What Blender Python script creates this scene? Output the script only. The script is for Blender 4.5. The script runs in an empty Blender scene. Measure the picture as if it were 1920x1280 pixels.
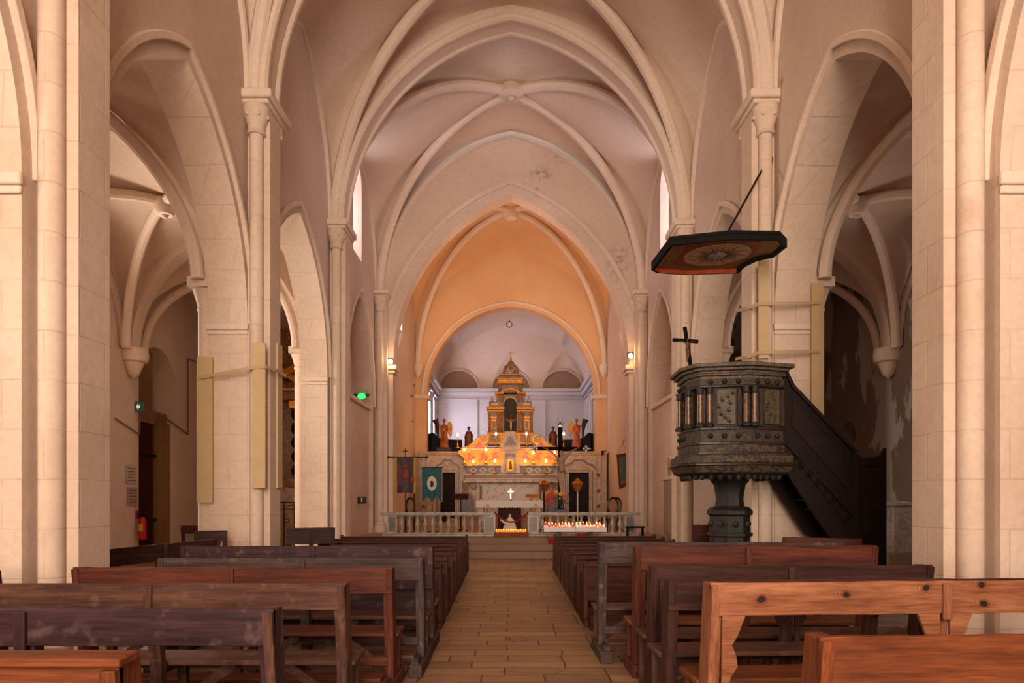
import bpy, bmesh, math, random
from mathutils import Vector, Matrix
random.seed(7)
PI=math.pi
S=bpy.context.scene; C=S.collection
F=1280.0
def X(px,Y): return (px-958)*Y/F
def Z(py,Y): return 1.5+(935-py)*Y/F
# ---------------------------------------------------------------- materials
_M={}
def nt(name):
    m=bpy.data.materials.new(name); m.use_nodes=True
    t=m.node_tree; b=t.nodes['Principled BSDF']; return m,t,b
def lin(c): return tuple(((v/12.92) if v<=.04045 else ((v+.055)/1.055)**2.4) for v in c)
def hexc(h): return lin(tuple(int(h[i:i+2],16)/255 for i in (0,2,4)))
def simple(name,col,rough=.6,metal=0,emit=0,noise=0,nscale=8,bump=0,col2=None,spec=.4,trans=0):
    if name in _M: return _M[name]
    m,t,b=nt(name); c=hexc(col)+(1,)
    b.inputs['Base Color'].default_value=c; b.inputs['Roughness'].default_value=rough
    b.inputs['Metallic'].default_value=metal; b.inputs['Specular IOR Level'].default_value=spec
    if trans: b.inputs['Transmission Weight'].default_value=trans
    if emit:
        b.inputs['Emission Color'].default_value=c; b.inputs['Emission Strength'].default_value=emit
    if noise or col2 or bump:
        tc=t.nodes.new('ShaderNodeTexCoord'); n=t.nodes.new('ShaderNodeTexNoise')
        n.inputs['Scale'].default_value=nscale; n.inputs['Detail'].default_value=5
        t.links.new(tc.outputs['Object'],n.inputs['Vector'])
        if noise or col2:
            r=t.nodes.new('ShaderNodeValToRGB')
            c2=hexc(col2)+(1,) if col2 else tuple(v*(1-noise) for v in c[:3])+(1,)
            r.color_ramp.elements[0].color=c2; r.color_ramp.elements[1].color=c
            r.color_ramp.elements[0].position=.35; r.color_ramp.elements[1].position=.6
            t.links.new(n.outputs['Fac'],r.inputs['Fac']); t.links.new(r.outputs['Color'],b.inputs['Base Color'])
        if bump:
            bp=t.nodes.new('ShaderNodeBump'); bp.inputs['Strength'].default_value=bump; bp.inputs['Distance'].default_value=.02
            t.links.new(n.outputs['Fac'],bp.inputs['Height']); t.links.new(bp.outputs['Normal'],b.inputs['Normal'])
    _M[name]=m; return m
def node(t,typ,**kw):
    n=t.nodes.new(typ)
    for k,v in kw.items(): setattr(n,k,v)
    return n
def mix(t,fac,a,b,mode='MIX'):
    n=t.nodes.new('ShaderNodeMix'); n.data_type='RGBA'; n.blend_type=mode
    for i,v in ((0,fac),(6,a),(7,b)):
        if hasattr(v,'is_linked') or hasattr(v,'links'): t.links.new(v,n.inputs[i])
        else: n.inputs[i].default_value=v
    return n.outputs[2]
def ramp(t,fac,p0,c0,p1,c1):
    r=t.nodes.new('ShaderNodeValToRGB'); e=r.color_ramp.elements
    e[0].position=p0; e[0].color=c0; e[1].position=p1; e[1].color=c1
    t.links.new(fac,r.inputs['Fac']); return r.outputs['Color']
BW=((0,0,0,1),(1,1,1,1))
def plaster(name,col,col2,stain='8a5f48',stain_amt=.35,brick=0,mortar='b08a72',bumps=.35,patch=None):
    """stone or plaster; brick = course height, laid on all vertical faces"""
    if name in _M: return _M[name]
    m,t,b=nt(name); tc=node(t,'ShaderNodeTexCoord')
    n1=node(t,'ShaderNodeTexNoise'); n1.inputs['Scale'].default_value=.55; n1.inputs['Detail'].default_value=6; n1.inputs['Roughness'].default_value=.6
    n2=node(t,'ShaderNodeTexNoise'); n2.inputs['Scale'].default_value=14; n2.inputs['Detail'].default_value=6; n2.inputs['Roughness'].default_value=.7
    n3=node(t,'ShaderNodeTexNoise'); n3.inputs['Scale'].default_value=1.7; n3.inputs['Detail'].default_value=8; n3.inputs['Roughness'].default_value=.7
    for n in (n1,n2,n3): t.links.new(tc.outputs['Object'],n.inputs['Vector'])
    c=mix(t,ramp(t,n1.outputs['Fac'],.35,*[BW[0]],.68,BW[1]),hexc(col)+(1,),hexc(col2)+(1,))
    f=ramp(t,n3.outputs['Fac'],.60,BW[0],.78,(stain_amt,)*3+(1,))
    c=mix(t,f,c,hexc(stain)+(1,))
    f2=ramp(t,n2.outputs['Fac'],.3,(.88,.88,.88,1),.6,BW[1])
    c=mix(t,1.0,c,f2,'MULTIPLY')
    h=n2.outputs['Fac']
    if patch:
        n4=node(t,'ShaderNodeTexNoise'); n4.inputs['Scale'].default_value=1.1; n4.inputs['Detail'].default_value=9; n4.inputs['Roughness'].default_value=.62
        mp=node(t,'ShaderNodeMapping'); mp.inputs['Location'].default_value=(4.2,1.3,.6); mp.inputs['Scale'].default_value=(1,1,.45)
        t.links.new(tc.outputs['Object'],mp.inputs['Vector']); t.links.new(mp.outputs['Vector'],n4.inputs['Vector'])
        c=mix(t,ramp(t,n4.outputs['Fac'],.50,BW[0],.53,BW[1]),c,hexc(patch)+(1,))
    if brick:
        sx=node(t,'ShaderNodeSeparateXYZ'); t.links.new(tc.outputs['Object'],sx.inputs[0])
        ad=node(t,'ShaderNodeMath',operation='ADD'); t.links.new(sx.outputs['X'],ad.inputs[0]); t.links.new(sx.outputs['Y'],ad.inputs[1])
        cb=node(t,'ShaderNodeCombineXYZ'); t.links.new(ad.outputs[0],cb.inputs['X']); t.links.new(sx.outputs['Z'],cb.inputs['Y'])
        wv=node(t,'ShaderNodeVectorMath',operation='ADD'); nn=node(t,'ShaderNodeVectorMath',operation='SCALE'); nn.inputs['Scale'].default_value=.035
        t.links.new(n3.outputs['Color'],nn.inputs[0]); t.links.new(cb.outputs[0],wv.inputs[0]); t.links.new(nn.outputs[0],wv.inputs[1])
        br=node(t,'ShaderNodeTexBrick'); br.inputs['Scale'].default_value=1
        br.inputs['Row Height'].default_value=brick; br.inputs['Brick Width'].default_value=brick*1.75
        br.inputs['Mortar Size'].default_value=.009; br.inputs['Mortar Smooth'].default_value=.6
        br.inputs['Color1'].default_value=(0,0,0,1); br.inputs['Color2'].default_value=(.25,.25,.25,1); br.inputs['Mortar'].default_value=(1,1,1,1)
        t.links.new(wv.outputs[0],br.inputs['Vector'])
        mk=node(t,'ShaderNodeMath',operation='MULTIPLY'); mk.inputs[1].default_value=.42; 
        f3=ramp(t,n3.outputs['Fac'],.42,BW[0],.6,BW[1])
        t.links.new(br.outputs['Fac'],mk.inputs[0]); mk2=node(t,'ShaderNodeMath',operation='MULTIPLY'); t.links.new(mk.outputs[0],mk2.inputs[0]); t.links.new(f3,mk2.inputs[1])
        c=mix(t,mk2.outputs[0],c,hexc(mortar)+(1,))
        c=mix(t,1.0,c,ramp(t,br.outputs['Color'],0,(1,1,1,1),.25,(.95,.95,.95,1)),'MULTIPLY')
        hm=node(t,'ShaderNodeMath',operation='SUBTRACT'); t.links.new(n2.outputs['Fac'],hm.inputs[0]); t.links.new(br.outputs['Fac'],hm.inputs[1]); h=hm.outputs[0]
    bp=node(t,'ShaderNodeBump'); bp.inputs['Strength'].default_value=bumps; bp.inputs['Distance'].default_value=.012
    t.links.new(h,bp.inputs['Height']); t.links.new(bp.outputs['Normal'],b.inputs['Normal'])
    t.links.new(c,b.inputs['Base Color']); b.inputs['Roughness'].default_value=.9; b.inputs['Specular IOR Level'].default_value=.15
    _M[name]=m; return m
def wood(name,col,col2,axis='x',rough=.5,knots=0,wear=None,grain=1.0):
    if name in _M: return _M[name]
    m,t,b=nt(name); tc=node(t,'ShaderNodeTexCoord'); mp=node(t,'ShaderNodeMapping')
    sc={'x':(.7,9,9),'y':(9,.7,9),'z':(9,9,.7)}[axis]; mp.inputs['Scale'].default_value=sc
    oi=node(t,'ShaderNodeObjectInfo'); ad=node(t,'ShaderNodeVectorMath',operation='ADD'); ml=node(t,'ShaderNodeMath',operation='MULTIPLY'); ml.inputs[1].default_value=37
    t.links.new(oi.outputs['Random'],ml.inputs[0]); t.links.new(tc.outputs['Object'],ad.inputs[0]); t.links.new(ml.outputs[0],ad.inputs[1])
    t.links.new(ad.outputs[0],mp.inputs['Vector'])
    n=node(t,'ShaderNodeTexNoise'); n.inputs['Scale'].default_value=2.2*grain; n.inputs['Detail'].default_value=7; n.inputs['Roughness'].default_value=.65; n.inputs['Distortion'].default_value=.6
    t.links.new(mp.outputs['Vector'],n.inputs['Vector'])
    w=node(t,'ShaderNodeTexNoise'); w.inputs['Scale'].default_value=9*grain; w.inputs['Detail'].default_value=3
    t.links.new(mp.outputs['Vector'],w.inputs['Vector'])
    c=ramp(t,n.outputs['Fac'],.3,hexc(col2)+(1,),.66,hexc(col)+(1,))
    c=mix(t,.55,c,ramp(t,w.outputs['Fac'],.34,(.45,.4,.4,1),.56,BW[1]),'MULTIPLY')
    big=node(t,'ShaderNodeTexNoise'); big.inputs['Scale'].default_value=1.6; big.inputs['Detail'].default_value=4; t.links.new(ad.outputs[0],big.inputs['Vector'])
    c=mix(t,.6,c,ramp(t,big.outputs['Fac'],.3,(.5,.47,.47,1),.6,BW[1]),'MULTIPLY')
    if wear:
        n5=node(t,'ShaderNodeTexNoise'); n5.inputs['Scale'].default_value=11; n5.inputs['Detail'].default_value=8; t.links.new(ad.outputs[0],n5.inputs['Vector'])
        c=mix(t,ramp(t,n5.outputs['Fac'],.57,BW[0],.72,(.6,.6,.6,1)),c,hexc(wear)+(1,))
    if knots:
        nd=node(t,'ShaderNodeTexNoise'); nd.inputs['Scale'].default_value=7; nd.inputs['Detail'].default_value=3; t.links.new(tc.outputs['Object'],nd.inputs['Vector'])
        ns=node(t,'ShaderNodeVectorMath',operation='SCALE'); ns.inputs['Scale'].default_value=.05; t.links.new(nd.outputs['Color'],ns.inputs[0])
        av=node(t,'ShaderNodeVectorMath',operation='ADD'); t.links.new(tc.outputs['Object'],av.inputs[0]); t.links.new(ns.outputs[0],av.inputs[1])
        fl=node(t,'ShaderNodeVectorMath',operation='MULTIPLY'); fl.inputs[1].default_value=(.75,0,1); t.links.new(av.outputs[0],fl.inputs[0])
        dist=None
        for (kx,kz) in ((.29,.94),(.77,.968),(1.24,.995),(1.58,1.015),(1.59,.91)):
            dn=node(t,'ShaderNodeVectorMath',operation='DISTANCE'); dn.inputs[1].default_value=((kx+.025)*.75,0,kz+.025); t.links.new(fl.outputs[0],dn.inputs[0])
            if dist is None: dist=dn.outputs['Value']
            else:
                mn=node(t,'ShaderNodeMath',operation='MINIMUM'); t.links.new(dist,mn.inputs[0]); t.links.new(dn.outputs['Value'],mn.inputs[1]); dist=mn.outputs[0]
        rg=node(t,'ShaderNodeMath',operation='SINE'); mm=node(t,'ShaderNodeMath',operation='MULTIPLY'); mm.inputs[1].default_value=420; t.links.new(dist,mm.inputs[0]); t.links.new(mm.outputs[0],rg.inputs[0])
        k1=ramp(t,rg.outputs[0],.1,(.62,.5,.44,1),.9,BW[1]); k2=ramp(t,dist,.02,(.8,.8,.8,1),.075,BW[0])
        c=mix(t,k2,c,mix(t,1.0,c,k1,'MULTIPLY'))
        c=mix(t,ramp(t,dist,.015,BW[1],.022,BW[0]),c,hexc('2a1a16')+(1,))
    t.links.new(c,b.inputs['Base Color']); b.inputs['Roughness'].default_value=rough+.12; b.inputs['Specular IOR Level'].default_value=.18
    bp=node(t,'ShaderNodeBump'); bp.inputs['Strength'].default_value=.3; bp.inputs['Distance'].default_value=.004
    t.links.new(w.outputs['Fac'],bp.inputs['Height']); t.links.new(bp.outputs['Normal'],b.inputs['Normal'])
    _M[name]=m; return m
def marble(name,col,vein,scale=3,lo=.46,hi=.54,rough=.35,col2=None):
    if name in _M: return _M[name]
    m,t,b=nt(name); tc=node(t,'ShaderNodeTexCoord')
    n=node(t,'ShaderNodeTexNoise'); n.inputs['Scale'].default_value=scale; n.inputs['Detail'].default_value=8; n.inputs['Distortion'].default_value=1.2
    t.links.new(tc.outputs['Object'],n.inputs['Vector'])
    a=ramp(t,n.outputs['Fac'],lo,BW[0],(lo+hi)/2,BW[1]); 
    n2=node(t,'ShaderNodeMath',operation='SUBTRACT'); n2.inputs[1].default_value=(lo+hi)/2; t.links.new(n.outputs['Fac'],n2.inputs[0])
    ab=node(t,'ShaderNodeMath',operation='ABSOLUTE'); t.links.new(n2.outputs[0],ab.inputs[0])
    f=ramp(t,ab.outputs[0],0,BW[1],(hi-lo)/2,BW[0])
    n3=node(t,'ShaderNodeTexNoise'); n3.inputs['Scale'].default_value=scale*2.3; t.links.new(tc.outputs['Object'],n3.inputs['Vector'])
    base=mix(t,ramp(t,n3.outputs['Fac'],.4,BW[0],.6,BW[1]),hexc(col)+(1,),hexc(col2 or col)+(1,))
    c=mix(t,f,base,hexc(vein)+(1,)); t.links.new(c,b.inputs['Base Color']); b.inputs['Roughness'].default_value=rough
    _M[name]=m; return m
# ---------------------------------------------------------------- mesh builder
class MB:
    def __init__(s): s.v=[]; s.f=[]; s.mi=[]; s.cm=0
    def add(s,vs,fs):
        o=len(s.v); s.v+= [tuple(p) for p in vs]; s.f+=[tuple(i+o for i in f) for f in fs]; s.mi+=[s.cm]*len(fs); return s
    def box(s,x0,x1,y0,y1,z0,z1,M=None):
        vs=[(x,y,z) for x in (x0,x1) for y in (y0,y1) for z in (z0,z1)]
        if M is not None: vs=[tuple(M@Vector(p)) for p in vs]
        return s.add(vs,[(0,1,3,2),(4,6,7,5),(0,4,5,1),(2,3,7,6),(0,2,6,4),(1,5,7,3)])
    def beam(s,p0,p1,w,h,up=(0,0,1)):
        p0=Vector(p0);p1=Vector(p1);d=(p1-p0).normalized();u=Vector(up);sd=d.cross(u)
        if sd.length<1e-4: sd=d.cross(Vector((0,1,0)))
        sd.normalize();u=sd.cross(d).normalized();vs=[]
        for p in (p0,p1):
            for a,b in ((-1,-1),(1,-1),(1,1),(-1,1)): vs.append(p+sd*a*w/2+u*b*h/2)
        return s.add(vs,[(0,1,2,3),(7,6,5,4),(0,4,5,1),(1,5,6,2),(2,6,7,3),(3,7,4,0)])
    def tube(s,pts,r,n=8,cap=True):
        pts=[Vector(p) for p in pts]; N=len(pts); vs=[]; prev=None
        for i,p in enumerate(pts):
            d=(pts[min(i+1,N-1)]-pts[max(i-1,0)]).normalized()
            if prev is None:
                a=Vector((0,0,1)) if abs(d.z)<.9 else Vector((1,0,0)); prev=d.cross(a).normalized()
            prev=(prev-d*prev.dot(d)); prev.normalize(); q=d.cross(prev)
            rr=r[i] if isinstance(r,(list,tuple)) else r
            for k in range(n):
                t=2*PI*k/n; vs.append(p+prev*math.cos(t)*rr+q*math.sin(t)*rr)
        fs=[(i*n+k,i*n+(k+1)%n,(i+1)*n+(k+1)%n,(i+1)*n+k) for i in range(N-1) for k in range(n)]
        if cap: fs+=[tuple(range(n))[::-1],tuple((N-1)*n+k for k in range(n))]
        return s.add(vs,fs)
    def lathe(s,prof,c=(0,0,0),n=16,a0=0,a1=2*PI,sy=1):
        full=abs(a1-a0-2*PI)<1e-6; m=n if full else n+1; vs=[]
        for r,z in prof:
            for k in range(m):
                t=a0+(a1-a0)*k/n; vs.append((c[0]+r*math.cos(t),c[1]+r*math.sin(t)*sy,c[2]+z))
        fs=[]
        for i in range(len(prof)-1):
            for k in range(n if full else n):
                k2=(k+1)%m; fs.append((i*m+k,i*m+k2,(i+1)*m+k2,(i+1)*m+k))
        if full:
            if prof[0][0]>1e-5: fs.append(tuple(range(m))[::-1])
            if prof[-1][0]>1e-5: fs.append(tuple((len(prof)-1)*m+k for k in range(m)))
        return s.add(vs,fs)
    def sph(s,c,r,n=10,sc=(1,1,1)):
        prof=[]; m=max(4,n//2)
        vs=[];fs=[]
        for i in range(m+1):
            a=-PI/2+PI*i/m
            for k in range(n):
                t=2*PI*k/n; vs.append((c[0]+r*sc[0]*math.cos(a)*math.cos(t),c[1]+r*sc[1]*math.cos(a)*math.sin(t),c[2]+r*sc[2]*math.sin(a)))
        for i in range(m):
            for k in range(n): fs.append((i*n+k,i*n+(k+1)%n,(i+1)*n+(k+1)%n,(i+1)*n+k))
        return s.add(vs,fs)
    def prism(s,poly,a,b,axis='y'):
        """poly of (u,v): axis y -> (x,z); x -> (y,z); z -> (x,y)"""
        def P(u,v,w): return {'y':(u,w,v),'x':(w,u,v),'z':(u,v,w)}[axis]
        n=len(poly); vs=[P(u,v,a) for u,v in poly]+[P(u,v,b) for u,v in poly]
        return s.add(vs,[tuple(range(n)),tuple(range(n,2*n))[::-1]]+[(i,(i+1)%n,n+(i+1)%n,n+i) for i in range(n)])
    def ring(s,c,R,r,axis='z',n=20,m=6,a0=0,a1=2*PI):
        pts=[]
        for k in range(n+1):
            t=a0+(a1-a0)*k/n; u,v=R*math.cos(t),R*math.sin(t)
            pts.append({'z':(c[0]+u,c[1]+v,c[2]),'y':(c[0]+u,c[1],c[2]+v),'x':(c[0],c[1]+u,c[2]+v)}[axis])
        return s.tube(pts,r,m,cap=True)
    def xf(s,M,i0=0):
        for i in range(i0,len(s.v)): s.v[i]=tuple(M@Vector(s.v[i]))
        return s
    def build(s,name,mat,parent=None,loc=None,smooth=True,bevel=0,ang=35,merge=True):
        me=bpy.data.meshes.new(name); me.from_pydata(s.v,[],s.f)
        mats=mat if isinstance(mat,(list,tuple)) else [mat]
        for q in mats: me.materials.append(q)
        if len(mats)>1: me.polygons.foreach_set('material_index',s.mi)
        bm=bmesh.new(); bm.from_mesh(me)
        if merge: bmesh.ops.remove_doubles(bm,verts=bm.verts,dist=1e-5)
        bmesh.ops.recalc_face_normals(bm,faces=bm.faces); bm.to_mesh(me); bm.free()
        if smooth:
            me.polygons.foreach_set('use_smooth',[True]*len(me.polygons)); me.set_sharp_from_angle(angle=math.radians(ang))
        o=bpy.data.objects.new(name,me); C.objects.link(o)
        if parent: o.parent=parent
        if loc: o.location=loc
        if bevel:
            md=o.modifiers.new('bevel','BEVEL'); md.width=bevel; md.segments=2; md.limit_method='ANGLE'; md.angle_limit=math.radians(40)
        return o
def thing(name,label,cat,loc=(0,0,0),rz=0,group=None):
    o=bpy.data.objects.new(name,None); C.objects.link(o); o.location=loc; o.rotation_euler=(0,0,rz); o.empty_display_size=.1
    o['label']=label; o['category']=cat
    if group: o['group']=group
    return o
def tag(o,label,cat,group=None):
    o['label']=label; o['category']=cat
    if group: o['group']=group
    return o
def struct(o): o['kind']='structure'; return o
def dup(root,loc=None,rz=None,label=None,group=None):
    r=root.copy(); C.objects.link(r)
    if loc is not None: r.location=loc
    if rz is not None: r.rotation_euler=(0,0,rz)
    if label: r['label']=label
    if group: r['group']=group
    def rec(a,b):
        for ch in list(a.children):
            c=ch.copy(); C.objects.link(c); c.parent=b; rec(ch,c)
    rec(root,r); return r
# ================================================================ ARCHITECTURE
PLA=plaster('lime_plaster','d6bfae','c8ae9c',stain='a87c62',stain_amt=.35)
PLAV=plaster('vault_plaster','dcc4b2','d2b8a4',stain='8f6a55',stain_amt=.25,bumps=.15)
STO=plaster('limestone_blocks','dfc8b6','cfb29c',stain='b07a5c',stain_amt=.4,brick=.42,mortar='b08a72',bumps=.3)
RIB=plaster('rib_stone','e2ccba','d6beac',stain='a87c62',stain_amt=.25,bumps=.2)
AISR=plaster('peeling_plaster','8a7468','7c675c',stain='5c463a',stain_amt=.6,patch='b3a59c')
WHT=plaster('apse_plaster','cfc6c6','c2b8b8',stain='a09090',stain_amt=.2,bumps=.1)
DRK=plaster('bare_render','a58672','97796a',stain='6e5648',stain_amt=.6,bumps=.4)
PLAE=plaster('east_wall_plaster','dcc4b2','d2b8a4',stain='8f6a55',stain_amt=.25,bumps=.15)
_t=PLAE.node_tree; _b=_t.nodes['Principled BSDF']; _src=_b.inputs['Base Color'].links[0].from_socket
_tc=node(_t,'ShaderNodeTexCoord'); _n=node(_t,'ShaderNodeTexNoise'); _n.inputs['Scale'].default_value=6; _n.inputs['Detail'].default_value=8; _t.links.new(_tc.outputs['Object'],_n.inputs['Vector'])
_c=_src
for (_x,_z,_sx,_sz,_r) in ((.93,11.45,1.0,1.3,.42),(.85,10.9,1.0,1.0,.22),(3.3,8.75,1.2,.75,.55),(1.5,12.0,.7,1.6,.4)):
    _m=node(_t,'ShaderNodeMapping'); _m.inputs['Location'].default_value=(-_x*_sx,0,-_z*_sz); _m.inputs['Scale'].default_value=(_sx,0,_sz); _t.links.new(_tc.outputs['Object'],_m.inputs[0])
    _l=node(_t,'ShaderNodeVectorMath',operation='LENGTH'); _t.links.new(_m.outputs[0],_l.inputs[0])
    _f=mix(_t,1.0,ramp(_t,_l.outputs['Value'],_r*.35,BW[1],_r,BW[0]),ramp(_t,_n.outputs['Fac'],.44,BW[0],.6,(.6,.6,.6,1)),'MULTIPLY')
    _c=mix(_t,_f,_c,hexc('86746a')+(1,))
_t.links.new(_c,_b.inputs['Base Color'])
ORG=plaster('chancel_plaster','deb48c','d8a87e',stain='a87850',stain_amt=.15,bumps=.12)
def parc(u,a,h):
    u=abs(u)
    if h>=a:
        c=(h*h-a*a)/(2*a); r=a+c; return math.sqrt(max(0,r*r-(c+u)**2))
    return h*math.sqrt(max(0,1-(u/a)**2))
def arcpts(a,b,sp,h,n=44):
    m=(a+b)/2; hw=(b-a)/2; out=[]
    for i in range(n+1):
        t=-math.cos(PI*i/n); out.append((m+t*hw,sp+parc(t*hw,hw,h)))
    return out
def hole(a,b,sill,sp,h,da=0,db=0,dsill=0,dh=0,dsp=0): return dict(a=a,b=b,s=sill,sp=sp,h=h,a2=a+da,b2=b-db,s2=sill+dsill,sp2=sp+dsp,h2=h+dh)
def wall_panel(mb,fr,u0,u1,z0,z1,holes,t,back=True,reveal_mat=None):
    def side(w,hs):
        us={u0,u1}
        for (a,b,s_,sp,h) in hs: us|={p[0] for p in arcpts(a,b,sp,h)}
        us|={u0+(u1-u0)*k/24 for k in range(1,24)}
        us=sorted(u for u in us if u0-1e-6<=u<=u1+1e-6)
        for ua,ub in zip(us,us[1:]):
            if ub-ua<1e-6: continue
            m=(ua+ub)/2; H=None
            for q in hs:
                if q[0]<m<q[1]: H=q
            if H:
                a,b,s_,sp,h=H; c=(a+b)/2; hw=(b-a)/2
                if s_>z0: mb.add([fr(ua,w,z0),fr(ub,w,z0),fr(ub,w,s_),fr(ua,w,s_)],[(0,1,2,3)])
                za=sp+parc(min(hw,abs(ua-c)),hw,h); zb=sp+parc(min(hw,abs(ub-c)),hw,h)
                mb.add([fr(ua,w,za),fr(ub,w,zb),fr(ub,w,z1),fr(ua,w,z1)],[(0,1,2,3)])
            else: mb.add([fr(ua,w,z0),fr(ub,w,z0),fr(ub,w,z1),fr(ua,w,z1)],[(0,1,2,3)])
    side(0,[(q['a'],q['b'],q['s'],q['sp'],q['h']) for q in holes])
    side(t,[(q['a2'],q['b2'],q['s2'],q['sp2'],q['h2']) for q in holes])
    for q in holes:
        A=[(q['a'],q['s'])]+arcpts(q['a'],q['b'],q['sp'],q['h'])+[(q['b'],q['s'])]
        B=[(q['a2'],q['s2'])]+arcpts(q['a2'],q['b2'],q['sp2'],q['h2'])+[(q['b2'],q['s2'])]
        n=len(A); vs=[fr(u,0,z) for u,z in A]+[fr(u,t,z) for u,z in B]
        if reveal_mat is not None: mb.cm=reveal_mat
        fs=[(i,i+1,n+i+1,n+i) for i in range(n-1)]
        if q['s']>z0+1e-4: fs.append((n-1,0,n,2*n-1))
        mb.add(vs,fs); mb.cm=0
    for u in (u0,u1): mb.add([fr(u,0,z0),fr(u,t,z0),fr(u,t,z1),fr(u,0,z1)],[(0,1,2,3)])
    for z in (z1,): mb.add([fr(u0,0,z),fr(u1,0,z),fr(u1,t,z),fr(u0,t,z)],[(0,1,2,3)])
def vault_z(t,s,zs,zb,zx,zy,hx,hy):
    at,as_=abs(t),abs(s); a=max(at,as_)
    if a<1e-6: return zb
    rib=zs+(zb-zs)*math.sqrt(max(0,1-a*a))
    if at>=as_: crown=zb+(zx-zb)*a; q=as_/a; H=zx-zs; hw=hy
    else: crown=zb+(zy-zb)*a; q=at/a; H=zy-zs; hw=hx
    g=parc(q*hw,hw,H)/H
    return rib+(crown-rib)*g
def vault(mb,x0,x1,y0,y1,zs,zb,zx,zy,N=44):
    hx,hy=(x1-x0)/2,(y1-y0)/2; cx,cy=(x0+x1)/2,(y0+y1)/2; vs=[]
    ts=[math.sin(PI/2*(2*i/N-1)) for i in range(N+1)]
    for s in ts:
        for t in ts: vs.append((cx+t*hx,cy+s*hy,vault_z(t,s,zs,zb,zx,zy,hx,hy)))
    fs=[]
    for j in range(N):
        for i in range(N):
            a,b,c,d=j*(N+1)+i,j*(N+1)+i+1,(j+1)*(N+1)+i+1,(j+1)*(N+1)+i
            if (i-N/2+.5)*(j-N/2+.5)>0: fs+=[(a,b,c),(a,c,d)]
            else: fs+=[(a,b,d),(b,c,d)]
    mb.add(vs,fs)
def diag(mb,x0,x1,y0,y1,zs,zb,r=.13,drop=.06,both=True,inset=.12):
    cx,cy=(x0+x1)/2,(y0+y1)/2
    for sg in (1,-1):
        pts=[]
        for i in range(45):
            t=math.sin(PI/2*(2*i/44-1)); z=zs+(zb-zs)*math.sqrt(max(0,1-t*t))-drop
            k=t*(1-inset/((x1-x0)/2)); pts.append((cx+k*(x1-x0)/2,cy+sg*k*(y1-y0)/2,z))
        mb.tube(pts,r,10)
def wallrib(mb,fr,a,b,sp,h,r):
    mb.tube([fr(u,0,z) for u,z in arcpts(a,b,sp,h,36)],r,8)
def arch_band(mb,fr,a,b,sp,h,th,w0,w1,dz=None,n=36):
    """band swept over an arch: intrados a..b,h ; thickness th outward; depth w0..w1"""
    P=arcpts(a,b,sp,h,n); Q=arcpts(a-th,b+th,sp,h+(dz or th),n); vs=[]
    for (u,z),(u2,z2) in zip(P,Q): vs+=[fr(u,w0,z),fr(u,w1,z),fr(u2,w1,z2),fr(u2,w0,z2)]
    fs=[]
    for i in range(n):
        for k in range(4): fs.append((i*4+k,i*4+(k+1)%4,(i+1)*4+(k+1)%4,(i+1)*4+k))
    fs+=[(0,1,2,3),(n*4+3,n*4+2,n*4+1,n*4)]
    mb.add(vs,fs)
PC=[-3.2,1.45,6.15,10.87,15.7,20.97]       # pier centres
XW=4.1; TW=.6; ZS=7.76
LF=lambda u,w,z:(-XW-w,u,z)
RF=lambda u,w,z:(XW+w,u,z)
bays=[(-2.7,1.0),(1.98,5.72),(6.65,10.62),(11.3,15.25),(16.3,20.2),(-7.3,-3.75)]
tn=[0]
def trim(mb,mat,**k):
    tn[0]+=1; return struct(mb.build('trim_%d'%tn[0],mat,**k))
# ---- nave side walls
for side,fr,sg in (('left',LF,-1),('right',RF,1)):
    mb=MB(); hs=[]
    for i,(a,b) in enumerate(bays):
        if i!=4: hs.append(hole(a,b,0,4.23,2.82))
        else: hs.append(hole(17.0,20.25,0,4.23,2.82))
    hs2=hs
    # lower storey with arcade openings, up to 7.5; clerestory above carries the window
    wall_panel(mb,fr,-9,20.95,0,7.6,hs2,TW,reveal_mat=1)
    wall_panel(mb,fr,-9,20.95,7.6,13.2,[hole(17.75,18.75,8.0,9.9,.75,da=.28,db=.28,dsill=.25,dh=-.25)],TW+.3)
    struct(mb.build(smooth=False,name='wall_nave_'+side,mat=[PLA,STO]))
    # infill of third bay
    mb=MB(); mb.box(sg*(XW+.12),sg*(XW+.75),17.0,20.25,0,4.12); mb.box(sg*(XW+.55),sg*(XW+.9),16.9,20.35,4.1,7.6)
    struct(mb.build(smooth=False,name='wall_infill_'+side,mat=STO))
    mb=MB(); mb.box(sg*(XW+.04),sg*(XW+.2),17.0,20.25,4.12,4.24); trim(mb,RIB,bevel=.02)
    # window pane
    mb=MB(); mb.box(sg*(XW+.84),sg*(XW+.86),17.9,18.6,8.2,10.6)
    struct(mb.build('window_%d'%(1 if sg<0 else 2),simple('sky_lit_glass','e6ecff',emit=28,rough=.4)))
# ---- hood mouldings, imposts, aisle side shafts
mb=MB()
for sg,fr in ((-1,LF),(1,RF)):
    for i,(a,b) in enumerate(bays):
        if i==4: a,b=17.0,20.25
        if i==0: continue
        arch_band(mb,fr,a-.13,b+.13,4.23,2.95,.1,-.06,.05)
        # inner ring
trim(mb,RIB,bevel=.015)
mb=MB()
for sg in (-1,1):
    for i,(a,b) in enumerate(bays[:4]):
        for yy in (a,b):
            d=.05 if yy==b else -.05
            mb.box(sg*(XW-.02),sg*(XW+TW+.04),yy-(.05 if yy==b else 0),yy+(.05 if yy==a else 0),4.12,4.23)
            mb.box(sg*(XW-.01),sg*(XW+TW+.02),yy-(.03 if yy==b else 0),yy+(.03 if yy==a else 0),4.05,4.12)
trim(mb,RIB,bevel=.015)
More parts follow.
